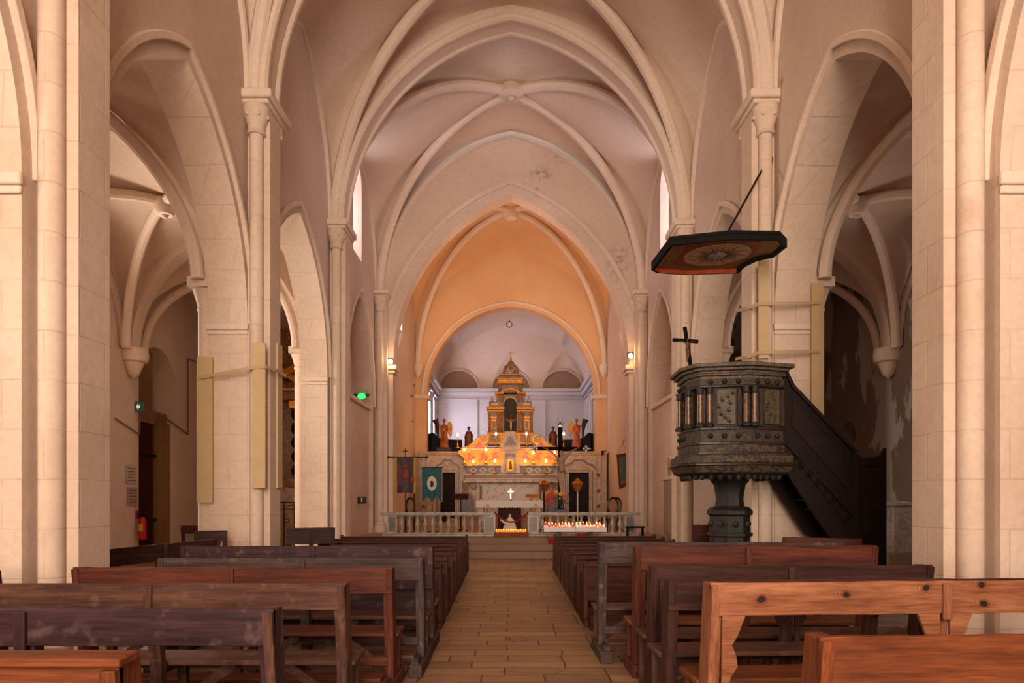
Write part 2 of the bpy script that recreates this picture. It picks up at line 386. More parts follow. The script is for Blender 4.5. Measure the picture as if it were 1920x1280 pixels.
# ---- nave compound piers: pilaster, shafts, capitals
def nave_pier(yc,sg,half=False,z0=0):
    mb=MB(); xp=3.75
    mb.box(sg*xp,sg*(XW+.02),yc-.23,yc+(.23 if not half else .1),z0,7.55)
    for s2 in ((-1,1) if not half else (-1,)):
        cy=yc+s2*.30
        mb.tube([(sg*3.94,cy,z0+.25),(sg*3.94,cy,7.2)],.10,14)
        mb.lathe([(.2,z0),(.2,z0+.12),(.16,z0+.2),(.17,z0+.25),(.13,z0+.3)],(sg*3.94,cy,0),14)
        mb.lathe([(.125,7.12),(.145,7.15),(.125,7.18),(.13,7.25),(.2,7.45),(.2,7.56)],(sg*3.94,cy,0),14)
        for k in range(6):
            a=k*PI/3; mb.sph((sg*3.94+.16*math.cos(a),cy+.16*math.sin(a),7.4),.045,6)
    trim(mb,STO)
    mb=MB(); e=.1
    y1=yc+(.5 if not half else .12)
    mb.box(sg*(xp-.1),sg*(XW+.02),yc-.5,y1,7.62,7.76); mb.box(sg*(xp-.05),sg*(XW+.02),yc-.46,y1-.04,7.55,7.62)
    trim(mb,RIB,bevel=.03)
for yc in PC[0:5]:
    for sg in (-1,1): nave_pier(yc,sg)
for sg in (-1,1): nave_pier(20.85,sg,True,.5)
# ---- nave transverse arches
for yc in PC[0:5]:
    mb=MB(); fr=lambda u,w,z,yc=yc:(u,yc+w,z)
    arch_band(mb,fr,-3.82,3.82,ZS,4.6,.9,-.26,.26,dz=.9)
    trim(mb,RIB)
    mb=MB()
    for s2 in (-1,1):
        mb.tube([(u,yc+s2*.25,z) for u,z in arcpts(-3.87,3.87,ZS,4.66,48)],.10,10)
    trim(mb,RIB)
# ---- nave vault
mb=MB(); ribs=MB(); fw=MB(); bossm=MB()
vb=[(-9,PC[0]-.2),(PC[0]+.2,PC[1]-.2),(PC[1]+.2,PC[2]-.2),(PC[2]+.2,PC[3]-.2),(PC[3]+.2,PC[4]-.2),(PC[4]+.2,20.75)]
for (a,b) in vb:
    vault(mb,-XW-.02,XW+.02,a,b,ZS,12.52,10.75,12.68)
    diag(ribs,-XW,XW,a,b,ZS,12.45)
    for sg,fr in ((-1,LF),(1,RF)): wallrib(fw,fr,a+.1,b-.1,ZS,2.95,.075)
    c=(a+b)/2
    bossm.lathe([(0,12.26),(.26,12.26),(.34,12.30),(.34,12.36),(.30,12.42),(.30,12.6)],(0,c,0),24,sy=1.0)
    bossm.ring((0,c,12.26),.18,.03,'z'); bossm.sph((0,c,12.26),.09)
struct(mb.build('ceiling',PLAV,ang=60)); trim(ribs,RIB); trim(fw,RIB); trim(bossm,RIB)
# ---- east wall with chancel arch
EF=lambda u,w,z:(u,20.95+w,z)
mb=MB(); wall_panel(mb,EF,-4.9,4.9,0,13.4,[hole(-3.62,3.62,0,5.6,5.25)],.55,reveal_mat=1); struct(mb.build(smooth=False,name='wall_chancel_arch',mat=[PLAE,STO]))
mb=MB(); arch_band(mb,EF,-3.95,3.95,5.6,5.55,.12,-.06,.06); wallrib(mb,EF,-3.95,3.95,ZS,4.95,.12); trim(mb,RIB)
mb=MB()
for sg in (-1,1):
    mb.box(sg*3.5,sg*4.15,20.85,21.5,5.45,5.6); mb.box(sg*3.55,sg*4.12,20.9,21.5,5.35,5.45)
trim(mb,RIB,bevel=.03)
# ---- chancel
mb=MB()
CL=lambda u,w,z:(-3.78-w,u,z)
CR=lambda u,w,z:(3.78+w,u,z)
wall_panel(mb,CL,21.5,27.0,0,12.2,[hole(23.0,23.7,7.3,8.3,.35)],.6); struct(mb.build(smooth=False,name='wall_chancel_left',mat=PLA))
mb=MB(); wall_panel(mb,CR,21.5,27.0,0,12.2,[],.6); struct(mb.build(smooth=False,name='wall_chancel_right',mat=PLA))
mb=MB(); mb.box(-4.33,-4.31,22.9,23.8,7.2,8.8); struct(mb.build('window_3',simple('sky_lit_glass','e6ecff',emit=28)))
mb=MB(); vault(mb,-3.8,3.8,21.5,27.05,6.7,11.85,11.2,11.3); struct(mb.build('ceiling_chancel',ORG,ang=60))
mb=MB(); diag(mb,-3.78,3.78,21.5,27.0,6.7,11.82,r=.12,inset=.1)
mb.lathe([(0,11.45),(.2,11.45),(.25,11.55),(.25,11.9)],(0,24.25,0),20)
for sg in (-1,1):
    for yy in (21.7,26.8): mb.lathe([(.03,6.25),(.1,6.35),(.2,6.6),(.22,6.75)],(sg*3.65,yy,0),12)
trim(mb,RIB)
SF=lambda u,w,z:(u,27.0+w,z)
mb=MB(); wall_panel(mb,SF,-4.4,4.4,0,12.2,[hole(-3.33,3.33,0,5.6,3.5)],.5); struct(mb.build(smooth=False,name='wall_sanctuary_arch',mat=ORG))
mb=MB(); arch_band(mb,SF,-3.45,3.45,5.6,3.62,.1,-.05,.05)
for sg in (-1,1): mb.box(sg*3.22,sg*3.8,26.88,27.55,5.45,5.62)
trim(mb,RIB,bevel=.02)
# ---- apse
AL=lambda u,w,z:(-3.62-w,u,z); AR=lambda u,w,z:(3.62+w,u,z); AB=lambda u,w,z:(u,33.4+w,z)
wl=[hole(30.0,30.7,3.6,5.9,.33,da=.05,db=.05),hole(31.55,32.3,3.6,5.9,.33,da=.05,db=.05)]
mb=MB(); wall_panel(mb,AL,27.5,33.4,0,7.2,wl,.4); struct(mb.build(smooth=False,name='wall_apse_left',mat=WHT))
mb=MB(); wall_panel(mb,AR,27.5,33.4,0,7.2,wl,.4); struct(mb.build(smooth=False,name='wall_apse_right',mat=WHT))
mb=MB(); wall_panel(mb,AB,-4.0,4.0,0,9.8,[],.3); struct(mb.build(smooth=False,name='wall_apse_back',mat=[DRK]))
mb=MB(); mb.box(-3.62,3.62,33.2,33.42,0,6.72)
for x in (-1.65,1.65): mb.box(x-.03,x+.03,33.14,33.3,0,6.4)
struct(mb.build(smooth=False,name='wall_apse_dado',mat=WHT))
mb=MB(); mb.box(-3.62,3.62,32.95,33.4,6.68,6.85); mb.box(-3.62,3.62,33.05,33.4,6.5,6.68); mb.box(-3.62,3.62,33.12,33.4,6.3,6.36)
for sg in (-1,1):
    mb.box(sg*3.3,sg*3.66,27.5,33.4,6.68,6.85); mb.box(sg*3.42,sg*3.66,27.5,33.4,6.5,6.68); mb.box(sg*3.5,sg*3.66,27.5,33.4,6.3,6.36)
    for yy in (28.6,31.12,32.9): mb.box(sg*3.56,sg*3.66,yy-.16,yy+.16,.5,6.5)
trim(mb,WHT,bevel=.02)
mb=MB(); mb.box(-4.08,-4.06,29.5,32.8,3.4,6.5); struct(mb.build('window_4',simple('apse_glass','e8e8ff',emit=26)))
mb=MB(); mb.box(4.06,4.08,29.5,32.8,3.4,6.5); struct(mb.build('window_5',simple('dim_glass','8a8684',emit=.25)))
mb=MB(); NX,NY=120,90; vs=[]
def apz(x,y):
    zb=6.85; R=2.45
    m=zb+R*math.sqrt(max(0,1-(x/3.64)**2))
    d=(33.4-y)
    e=zb+R*(math.sqrt(max(0,1-((3.0-d)/3.0)**2)) if d<3.0 else 1)
    z=min(m,e)
    for xc,w in ((-2.55,.98),(0,.95),(2.5,1.0)):
        # lunette barrel, rising slightly towards the nave
        u=abs(x-xc)/w
        if u<1: z=max(z,zb+(.95+(1.15*d-.35*d*d if d<1.6 else .94))*math.sqrt(1-u**2.0))
    for yc in (29.6,31.2):
        pass
    return z
for j in range(NY+1):
    y=27.4+6.02*(1-(1-j/NY)**1.6)
    for i in range(NX+1):
        x=3.66*math.sin(PI/2*(2*i/NX-1)); vs.append((x,y,apz(x,y)))
mb.add(vs,[(j*(NX+1)+i,j*(NX+1)+i+1,(j+1)*(NX+1)+i+1,(j+1)*(NX+1)+i) for j in range(NY) for i in range(NX)])
struct(mb.build('ceiling_apse',PLAV,ang=50))
mb=MB()
for xc,w in ((-2.55,.98),(0,.95),(2.5,1.0)): mb.tube([(xc-math.cos(PI*k/24)*w,33.3,6.85+.95*math.sin(PI*k/24)) for k in range(25)],.05,6)
trim(mb,PLAV)
# ---- aisles
for sg,nm in ((-1,'left'),(1,'right')):
    OW=(lambda u,w,z:(-8.78-w,u,z)) if sg<0 else (lambda u,w,z:(8.78+w,u,z))
    AM=PLA if sg<0 else AISR
    hs=[hole(12.45,13.95,2.6,4.2,1.0),hole(2.2,3.7,2.6,4.2,1.0)]  # unseen windows put in behind the near piers to light the aisle
    if sg<0: hs.append(hole(16.1,17.85,0,4.4,.85,da=.12,db=.12))
    else: hs.append(hole(17.35,18.25,1.7,3.0,.5,da=.05,db=.05))
    mb=MB(); wall_panel(mb,OW,-9,20.95,0,8.6,hs,.7); struct(mb.build(smooth=False,name='wall_aisle_'+nm,mat=AM))
    mb=MB(); mb.box(sg*4.7,sg*9.2,20.9,21.2,0,8.6); struct(mb.build(smooth=False,name='wall_aisle_end_'+nm,mat=AM))
    mb=MB(); mb.box(sg*9.5,sg*9.56,15.5,18.6,0,5.6)
    struct(mb.build(smooth=False,name='wall_recess_'+nm,mat=AM))
    mb=MB(); rb=MB(); bs=MB()
    for (a,b) in vb:
        x0,x1=sorted((sg*4.68,sg*8.8))
        vault(mb,x0,x1,a-.05,b+.05,4.95,7.35,7.3,7.55,N=32)
        diag(rb,x0,x1,a,b,4.95,7.33,r=.1,inset=.15)
        cx,cy=sg*6.74,(a+b)/2
        bs.lathe([(0,7.02),(.15,7.02),(.2,7.1),(.22,7.3)],(cx,cy,0),16); bs.sph((cx,cy,7.02),.07)
        wallrib(rb,OW,a+.1,b-.1,4.95,2.3,.08)
    for yc in PC[1:5]:
        fr=lambda u,w,z,yc=yc:(u,yc+w,z)
        arch_band(rb,fr,sg*6.74-1.88,sg*6.74+1.88,4.95,2.5,.7,-.2,.2)
        # corbel on the outer wall, shaft with capital on the pier
        bs.lathe([(.02,4.28),(.12,4.35),(.2,4.55),(.22,4.62),(.3,4.65),(.33,4.8),(.3,4.95)],(sg*8.68,yc,0),14)
        bs.tube([(sg*4.82,yc,.2),(sg*4.82,yc,4.55)],.15,12); bs.lathe([(.15,4.45),(.17,4.5),(.15,4.53),(.23,4.8),(.25,4.82)],(sg*4.82,yc,0),12)
        bs.box(sg*4.68,sg*5.03,yc-.28,yc+.28,4.8,4.95)
    struct(mb.build('ceiling_aisle_'+nm,PLAV,ang=60)); trim(rb,RIB); trim(bs,RIB)
# ---- unseen west wall behind the viewer, its opening put in to admit daylight
WF=lambda u,w,z:(u,-9-w,z)
mb=MB(); wall_panel(mb,WF,-9.4,9.4,0,13.4,[hole(-2.6,2.6,.6,7.6,3.2,da=.1,db=.1)],.5); struct(mb.build(smooth=False,name='wall_west',mat=PLA))
# ---- floors
m,t,b=nt('floor_flags'); tc=node(t,'ShaderNodeTexCoord')
n3=node(t,'ShaderNodeTexNoise'); n3.inputs['Scale'].default_value=1.3; n3.inputs['Detail'].default_value=6
n2=node(t,'ShaderNodeTexNoise'); n2.inputs['Scale'].default_value=9; n2.inputs['Detail'].default_value=7
mpn=node(t,'ShaderNodeMapping'); mpn.inputs['Scale'].default_value=(.35,2.2,1)
t.links.new(tc.outputs['Object'],n3.inputs['Vector']); t.links.new(tc.outputs['Object'],mpn.inputs[0]); t.links.new(mpn.outputs[0],n2.inputs['Vector'])
wv=node(t,'ShaderNodeVectorMath',operation='ADD'); nn=node(t,'ShaderNodeVectorMath',operation='SCALE'); nn.inputs['Scale'].default_value=.09
t.links.new(n3.outputs['Color'],nn.inputs[0]); t.links.new(tc.outputs['Object'],wv.inputs[0]); t.links.new(nn.outputs[0],wv.inputs[1])
br=node(t,'ShaderNodeTexBrick',offset=.37,squash=.62,squash_frequency=3); br.inputs['Scale'].default_value=1; br.inputs['Row Height'].default_value=.235; br.inputs['Brick Width'].default_value=.86
br.inputs['Mortar Size'].default_value=.009; br.inputs['Mortar Smooth'].default_value=.3; br.inputs['Color1'].default_value=hexc('9c7858')+(1,); br.inputs['Color2'].default_value=hexc('7e5f4a')+(1,); br.inputs['Mortar'].default_value=hexc('4c382c')+(1,)
t.links.new(wv.outputs[0],br.inputs['Vector'])
c=mix(t,.7,br.outputs['Color'],ramp(t,n2.outputs['Fac'],.3,(.68,.64,.62,1),.62,BW[1]),'MULTIPLY')
v=node(t,'ShaderNodeTexVoronoi',feature='DISTANCE_TO_EDGE'); v.inputs['Scale'].default_value=1.6; t.links.new(wv.outputs[0],v.inputs['Vector'])
cr=ramp(t,v.outputs['Distance'],.004,BW[1],.012,BW[0]); cm=ramp(t,n3.outputs['Fac'],.56,BW[0],.6,BW[1])
c=mix(t,mix(t,1.0,cr,cm,'MULTIPLY'),c,hexc('3d2a22')+(1,))
t.links.new(c,b.inputs['Base Color']); b.inputs['Roughness'].default_value=.55; b.inputs['Specular IOR Level'].default_value=.35
hb=node(t,'ShaderNodeMath',operation='SUBTRACT'); t.links.new(n2.outputs['Fac'],hb.inputs[0]); t.links.new(br.outputs['Fac'],hb.inputs[1])
bp=node(t,'ShaderNodeBump'); bp.inputs['Strength'].default_value=.5; bp.inputs['Distance'].default_value=.01; t.links.new(hb.outputs[0],bp.inputs['Height']); t.links.new(bp.outputs['Normal'],b.inputs['Normal'])
FLO=m
mb=MB(); mb.box(-9.5,9.5,-9.5,34,-.2,0); struct(mb.build('floor',FLO))
STP=plaster('worn_step_stone','9c8270','846c5a',stain='5a463a',stain_amt=.7,bumps=.6)
mb=MB()
for k,(y,z) in enumerate(((17.0,.17),(17.3,.34),(17.6,.5))):
    hw=1.35 if k<2 else XW
    mb.box(-hw,hw,y,17.7,z-.17 if k else 0,z)
struct(mb.build('floor_steps',STP,bevel=.02))
mb=MB(); mb.box(-XW,XW,17.69,33.4,0,.498); struct(mb.build('floor_chancel',plaster('chancel_floor','b58a68','a37a5a',bumps=.1)))
# ---- world, lights, camera
w=bpy.data.worlds.new('World'); S.world=w; w.use_nodes=True
w.node_tree.nodes['Background'].inputs[0].default_value=(.75,.85,1,1); w.node_tree.nodes['Background'].inputs[1].default_value=1.0
def area(name,loc,rot,sx,sy,e,col,spread=None):
    l=bpy.data.lights.new(name,'AREA'); l.shape='RECTANGLE'; l.size=sx; l.size_y=sy; l.energy=e; l.color=col
    if spread: l.spread=spread
    o=bpy.data.objects.new(name,l); C.objects.link(o); o.location=loc; o.rotation_euler=rot; return o
def point(name,loc,e,col,r=.05):
    l=bpy.data.lights.new(name,'POINT'); l.energy=e; l.color=col; l.shadow_soft_size=r
    o=bpy.data.objects.new(name,l); C.objects.link(o); o.location=loc; return o
area('added_west_daylight',(0,-9.1,5.6),(PI/2+.12,0,0),5.0,9.5,3100,(1,.83,.665))  # area lamp added in the unseen west opening as daylight from behind
for y,e in ((13.2,480),(2.95,260)):  # lamps added in the hidden aisle openings to brighten vaults and walls
    area('added_light_left_aisle',(-9.3,y,4.0),(0,-PI/2,0),2.2,1.4,e,(1,.85,.68))
    area('added_light_right_aisle',(9.3,y,4.0),(0,PI/2,0),2.2,1.4,e*.2,(1,.82,.7))
cam=bpy.data.cameras.new('camera'); co=bpy.data.objects.new('camera',cam); C.objects.link(co)
co.location=(0,0,1.5); co.rotation_euler=(PI/2,0,0); cam.sensor_width=36; cam.lens=24; cam.shift_x=2/1920; cam.shift_y=295/1920
cam.clip_end=200; S.camera=co
S.view_settings.view_transform='Standard'; S.view_settings.look='None'; S.view_settings.gamma=1; S.view_settings.exposure=-0.03
# ================================================================ PEWS
WD={ 'orange':('824626','4c2410',None,0),'red':('6c3626','38180f',None,0),'brown':('694638','3a2520','745446',0),
 'purple':('4a3033','291a1c','6c5452',0),'grey':('55423e','2e2220','6a5a54',0),'pine':('a87050','7c4428',None,2.2),
 'dark':('52302a','2a1712',None,0),'far':('5a3022','2e160f',None,0),'black':('4a3028','261712',None,0)}
def WM(k,ax='x'):
    c=WD[k]; return wood('wood_%s_%s'%(k,ax),c[0],c[1],ax,rough=.45,knots=c[3] if ax=='x' else 0,wear=c[2])
def pew(label,loc,L,h,col,rail=.20,posts=None,rz=0,cap=False,scallop=False,group='old wooden pews in the nave',endpost=.075,foot=True,kneel=True,seat='brown',brace=True,solid=0,lean=.05,panel=False):
    t=thing('pew',label,'pew',loc,rz,group); mx,mz=WM(col),WM(col,'z'); my=WM(col,'y')
    posts=posts or [0,L/2,L]
    for i,u in enumerate(posts):
        mb=MB(); w=endpost; a=u if i==0 else (u-w if i==len(posts)-1 else u-w/2)
        d=.13 if i in (0,len(posts)-1) else .07
        sh=lean
        # leaning post: quad prism in y-z
        mb.prism([(-.03-sh,h-.005),(d-.03-sh,h-.005),(d,.42),(d,0),(0,0),(-.0,.42)],a,a+w,'x')
        mb.build('post',mz,t,bevel=.006)
        if foot and i in (0,len(posts)-1):
            mb=MB(); mb.box(a-.015,a+w+.015,-.30 if kneel else -.02,.43,0,.11); mb.build('foot_rail',my,t,bevel=.006)
    # top rail
    mb=MB(); y=-.03-lean; n=28
    top=[(L*k/n,h+random.uniform(-.003,.002)) for k in range(n+1)]; bot=[(L*k/n,h-rail+random.uniform(-.002,.003)) for k in range(n,-1,-1)]
    mb.prism([(u,z) for u,z in top]+bot,y-.0,y+.032,'y'); mb.build('back_rail',mx,t,bevel=.004,ang=25)
    if cap:
        mb=MB(); mb.box(-.02,L+.02,y-.03,y+.09,h-.002,h+.028); mb.build('cap_rail',mx,t,bevel=.008)
    # face stiles on the viewer's side
    for i,u in enumerate(posts):
        mb=MB(); a=u+.0 if i==0 else (u-.06 if i==len(posts)-1 else u-.03)
        e=i in (0,len(posts)-1)
        w_=.046 if e else .05; a=u if i==0 else (u-w_ if e else u-w_/2)
        if e: mb.prism([(y-.022,h-.012),(y-.001,h-.012),(-.005,.42),(-.005,.12),(-.024,.12),(-.024,.42)],a,a+w_,'x')
        else: mb.box(a,a+w_,y-.022,y-.001,h-rail-.03,h-.012)
        mb.build('stile',WM(col if not(col=='purple' and i==len(posts)-1) else 'brown','z'),t,bevel=.004)
    if panel:
        mb=MB(); mb.box(.03,L-.03,-.04,-.02,.30,h-rail+.02); mb.build('back_panel',mx,t)
    if scallop:
        for e in (0,1):
            P=[(0,0),(.17,0),(.145,-.05),(.11,-.12),(.07,-.17),(.10,-.23),(.11,-.29),(.06,-.35),(.04,-.42),(.085,-.50),(.085,-.55),(0,-.6)]
            for u,dr in ([(posts[k],1) for k in range(len(posts)-1)] + [(posts[k],-1) for k in range(1,len(posts))])[e::2]:
                mb=MB(); o=endpost if u==0 else .04
                mb.prism([(u+dr*(o-.01+p*.8),h-rail+.01+q) for p,q in P],y+.002,y+.026,'y'); mb.build('scalloped_bracket',mx,t,bevel=.003)
    # seat
    ms=WM(seat); mb=MB(); mb.box(-.02,L+.02,.10,.42,.42,.455); mb.build('seat',ms,t,bevel=.008)
    mb=MB(); mb.box(.02,L-.02,.40,.425,.33,.418); mb.build('seat_apron',ms,t)
    for i,u in enumerate(posts):
        a=u+.005 if i==0 else (u-endpost+.005 if i==len(posts)-1 else u-.03)
        mb=MB(); mb.box(a,a+.06,.34,.40,0 if not foot else .0,.42); mb.build('leg',WM(seat,'z'),t,bevel=.005)
        if brace and i<len(posts):
            s=1 if i<len(posts)-1 else -1
            mb=MB(); mb.beam((a+.03+s*.02,.2,.12),(a+.03+s*.42,.2,.41),.06,.035,up=(0,1,0)); mb.build('brace',WM('brown','y'),t)
    if kneel:
        mb=MB(); mb.box(.05,L-.05,-.28,-.09,.16,.19); mb.build('kneeler',ms,t,bevel=.006)
        for i,u in enumerate(posts):
            a=u+.02 if i==0 else (u-.08 if i==len(posts)-1 else u-.03)
            mb=MB(); mb.box(a,a+.06,-.27,-.11,.11 if i in(0,len(posts)-1) else 0,.16); mb.build('kneeler_block',my,t)
        mb=MB(); mb.box(.05,L-.05,-.02,.0,.22,.29); mb.build('lower_rail',mx,t,bevel=.004)
    return t
G1='old wooden pews left of the aisle'; G2='old wooden pews right of the aisle'
pew('orange varnished pew with flat cap rail in the bottom left corner, nearest on the left',(-3.9,2.13,0),2.72,1.0,'orange',rail=.26,posts=[0,1.0,2.72],cap=True,group=G1)
pew('dark purplish brown pew with scuffed back, second from the front on the left',(-4.0,3.18,0),2.92,1.0,'purple',rail=.17,posts=[0,.62,1.78,2.92],group=G1,scallop=False)
pew('faded brown pew with small dark joint, third from the front on the left',(-4.05,4.32,0),3.02,.975,'brown',rail=.165,posts=[0,1.8,3.02],group=G1)
pew('reddish brown pew with upright knot near its right end, fourth on the left',(-3.32,5.25,0),2.42,.98,'red',rail=.20,posts=[0,1.2,2.42],group=G1,seat='red')
pew('weathered grey brown pew with worn top edge, fifth on the left',(-3.06,6.0,0),2.30,.985,'grey',rail=.19,posts=[0,1.25,2.30],group=G1)
pew('dark plum brown high backed pew with small shelf patch, sixth on the left',(-3.25,6.8,0),2.48,1.035,'purple',rail=.42,posts=[0,1.3,2.48],group=G1,endpost=.09,panel=True)
pew('orange brown pew in the bottom right corner, nearest on the right',(1.14,2.6,0),2.7,.99,'orange',rail=.30,posts=[0,1.5,2.7],rz=.05,group=G2)
pew('pale knotty pine pew with scalloped side bracket, second on the right',(1.10,3.85,0),2.9,1.035,'pine',kneel=False,rail=.185,posts=[0,1.36,2.9],rz=.07,scallop=True,group=G2,foot=False,seat='orange')
pew('dark red brown pew directly behind the knotty pine pew back',(1.03,4.55,0),2.9,.965,'dark',kneel=False,rail=.2,posts=[0,1.4,2.9],rz=.05,group=G2,seat='brown')
pew('thin railed dark pew with pale worn top edge, fourth from the front right',(1.04,5.15,0),2.12,1.005,'dark',kneel=False,rail=.115,posts=[0,1.05,2.12],rz=.02,scallop=True,group=G2,foot=False)
pew('brown pew with tall wide orange sided end post in front of the pulpit',(1.03,5.72,0),2.0,1.115,'red',kneel=False,rail=.21,posts=[0,.93,2.0],endpost=.09,group=G2,seat='orange')
pew('greyish brown pew with broad end frame and diagonal struts, sixth on the right',(.83,6.5,0),2.3,1.09,'grey',rail=.2,posts=[0,1.2,2.3],endpost=.08,group=G2)
# low regular pews further up
def low_pew(L,h=.77):
    t=thing('low_pew','x','pew',(0,0,0),0)
    mx,mz=WM('far'),WM('far','z')
    for a in (0,L-.05):
        mb=MB(); mb.prism([(-.12,0),(-.12,.06),(-.04,.10),(-.03,h-.02),(.0,h),(.04,h-.01),(.05,.62),(.16,.60),(.40,.60),(.44,.56),(.40,.52),(.30,.50),(.33,.40),(.38,.10),(.46,.06),(.46,0)],a,a+.05,'x')
        mb.build('end_panel',mz,t,bevel=.006)
    mb=MB(); mb.box(.04,L-.04,-.03,-.005,.3,h-.06); mb.build('backrest',mx,t)
    mb=MB(); mb.box(.0,L,-.075,.03,h-.065,h-.035); mb.build('book_ledge',mx,t,bevel=.006)
    mb=MB(); mb.box(.04,L-.04,.0,.38,.40,.43); mb.build('seat',mx,t,bevel=.006)
    mb=MB(); mb.box(.05,L-.05,-.33,-.15,.15,.18); mb.box(.05,.10,-.32,-.03,0,.15); mb.box(L-.1,L-.05,-.32,-.03,0,.15); mb.build('kneeler',mx,t)
    return t
OR=['nearest','second','third','fourth','fifth','sixth','seventh','farthest']
GL='low brown pews in rows left of the aisle near the altar'; GR='low brown pews in rows right of the aisle near the altar'
ps=low_pew(2.1); pl_=low_pew(2.6); pr=low_pew(1.62)
for i in range(8):
    y=7.95+i*.86; x1=-.80-.012*i; L,b=(2.1,ps) if i<5 else (2.6,pl_)
    r=b if i in (0,5) else dup(b)
    r.location=(x1-L,y,0); r['group']=GL; r['label']='low brown pew left of the aisle, %s of the eight rows towards the altar'%OR[i]
for i in range(8):
    y=8.1+i*.86; b=pr if i<4 else ps
    r=b if i==0 else dup(b)
    r.location=(.86+.004*i,y,0); r['group']=GR; r['label']='low brown pew right of the aisle, %s of the eight rows towards the altar'%OR[i]
# angled benches and chairs by the piers
pew('reddish brown bench standing askew under the left arch beside the near pier',(-4.45,7.25,0),2.05,.96,'dark',rail=.20,posts=[0,1.0,2.05],rz=1.36,group='angled benches by the pillars',kneel=False,foot=False,seat='red')
pew('black brown bench with two openings beside the second left pillar',(-3.72,11.3,0),.78,1.02,'black',rail=.27,posts=[0,.4,.78],rz=.35,group='angled benches by the pillars',kneel=False,foot=False)
pew('orange brown bench standing askew beneath the pulpit stair',(3.66,9.2,0),.95,.99,'red',rail=.22,posts=[0,.45,.95],rz=-.35,group='angled benches by the pillars',kneel=False,foot=False)
pew('dark slanted bench end standing left of the pulpit pedestal',(3.05,11.5,0),.5,1.07,'red',rail=.3,posts=[0,.5],rz=-.3,group='angled benches by the pillars',kneel=False,foot=False)
pew('dark long bench in the right aisle beside the near right pillar',(4.75,7.9,0),2.3,.98,'dark',rail=.25,posts=[0,1.1,2.3],rz=-.25,group='angled benches by the pillars',kneel=False,foot=False)
def chair(label,loc,rz,scal=False,w=.44,h=1.02):
    t=thing('wooden_chair',label,'chair',loc,rz,'dark wooden chairs by the left pillars'); m=WM('dark','z')
    for u in (0,w-.06):
        mb=MB(); mb.beam((u+.03,0,0),(u+.03,-.06,h),.06,.05,up=(0,1,0)); mb.build('back_post',m,t,bevel=.006)
        mb=MB(); mb.box(u,u+.045,.34,.385,0,.43); mb.build('leg',m,t,bevel=.005)
    mb=MB(); P=[(0,h+.01),(w,h+.01),(w,h-.15)]
    if scal: P+=[(w-.06,h-.15),(w-.10,h-.12),(w-.14,h-.155),(w-.18,h-.13),(w-.22,h-.17),(w-.26,h-.135),(w-.30,h-.165),(w-.36,h-.15)]
    P+=[(0,h-.15)]
    mb.prism(P,-.10,-.065,'y'); mb.build('backrest',WM('dark'),t,bevel=.005)
    mb=MB(); mb.box(-.01,w+.01,-.02,.40,.43,.46); mb.build('seat',WM('dark'),t,bevel=.006)
    return t
chair('dark wooden chair with scalloped back rail against the first left pillar',(-4.68,10.15,0),.25,True)
chair('small dark wooden chair by the left aisle wall near the door',(-6.35,13.2,0),.1,False,w=.30,h=.98)
pew('dark wooden pew end at the left edge of the picture beside the near pillar',(-4.6,5.0,0),.83,.98,'dark',rail=.3,posts=[0,.83],rz=0,group='angled benches by the pillars',kneel=False,foot=False)
# ================================================================ PULPIT
CARV=marble('carved_dark_marble','2a2019','5a452c',scale=9,lo=.42,hi=.58,rough=.65,col2='1e1a16')
CARV2=marble('mottled_panel_marble','3e3020','1a1512',scale=11,lo=.42,hi=.6,rough=.65,col2='4a3822')
COLM=marble('ochre_column_marble','7c4f28','2a2018',scale=16,lo=.42,hi=.58,rough=.3,col2='5c4024')
RIMM=marble('pale_weathered_rim','6c5844','342822',scale=12,lo=.44,hi=.58,rough=.6,col2='54483e')
BRW=simple('brown_moulding','2a1710',.4,bump=.3,nscale=20)
BLK=marble('black_green_marble','17110f','322a24',scale=10,lo=.46,hi=.54,rough=.6,col2='1a1614')
pl=thing('pulpit','carved dark marble pulpit with paired columns on a single pedestal','pulpit',(3.2,9.95,0))
def off(poly,d):
    n=len(poly); out=[]; cx=sum(p[0] for p in poly)/n; cy=sum(p[1] for p in poly)/n
    L=[]
    for i in range(n):
        p,q=Vector(poly[i]),Vector(poly[(i+1)%n]); e=(q-p).normalized(); nn=Vector((e.y,-e.x))
        if nn.dot(p-Vector((cx,cy)))<0: nn=-nn
        L.append((p+nn*d,e))
    for i in range(n):
        p,e=L[i-1]; q,f=L[i]; den=e.x*f.y-e.y*f.x
        tt=((q.x-p.x)*f.y-(q.y-p.y)*f.x)/den; r=p+e*tt; out.append((r.x,r.y))
    return out
PB=[(-.66,.25),(-.68,-.30),(-.58,-.56),(.02,-.70),(.52,-.54),(.52,.45),(-.1,.6)]
def tier(mb,d,z0,z1): mb.prism(off(PB,d),z0,z1,'z')
mb=MB(); tier(mb,.0,2.12,3.2); mb.build('body',BLK,pl)
mb=MB()
for d,a,b in ((.02,3.12,3.18),(.06,3.18,3.21),(.05,3.21,3.245),(.10,3.245,3.285),(.15,3.285,3.34)): tier(mb,d,a,b)
mb.build('rim',RIMM,pl,bevel=.01)
mb=MB(); tier(mb,.035,3.05,3.14); mb.build('frieze',CARV2,pl,bevel=.008)
mb=MB(); tier(mb,.05,3.02,3.05); tier(mb,.05,2.44,2.48); tier(mb,.06,2.24,2.28); tier(mb,.08,2.10,2.14); mb.build('moulding',BRW,pl,bevel=.006)
mb=MB(); tier(mb,.03,2.27,2.45); mb.build('lower_frieze',CARV2,pl,bevel=.006)
mb=MB(); tier(mb,.04,2.13,2.25); mb.build('carved_band',CARV,pl)
mb=MB(); tier(mb,.14,1.98,2.1); tier(mb,.10,2.08,2.12); mb.build('upper_bowl',CARV,pl,bevel=.04)
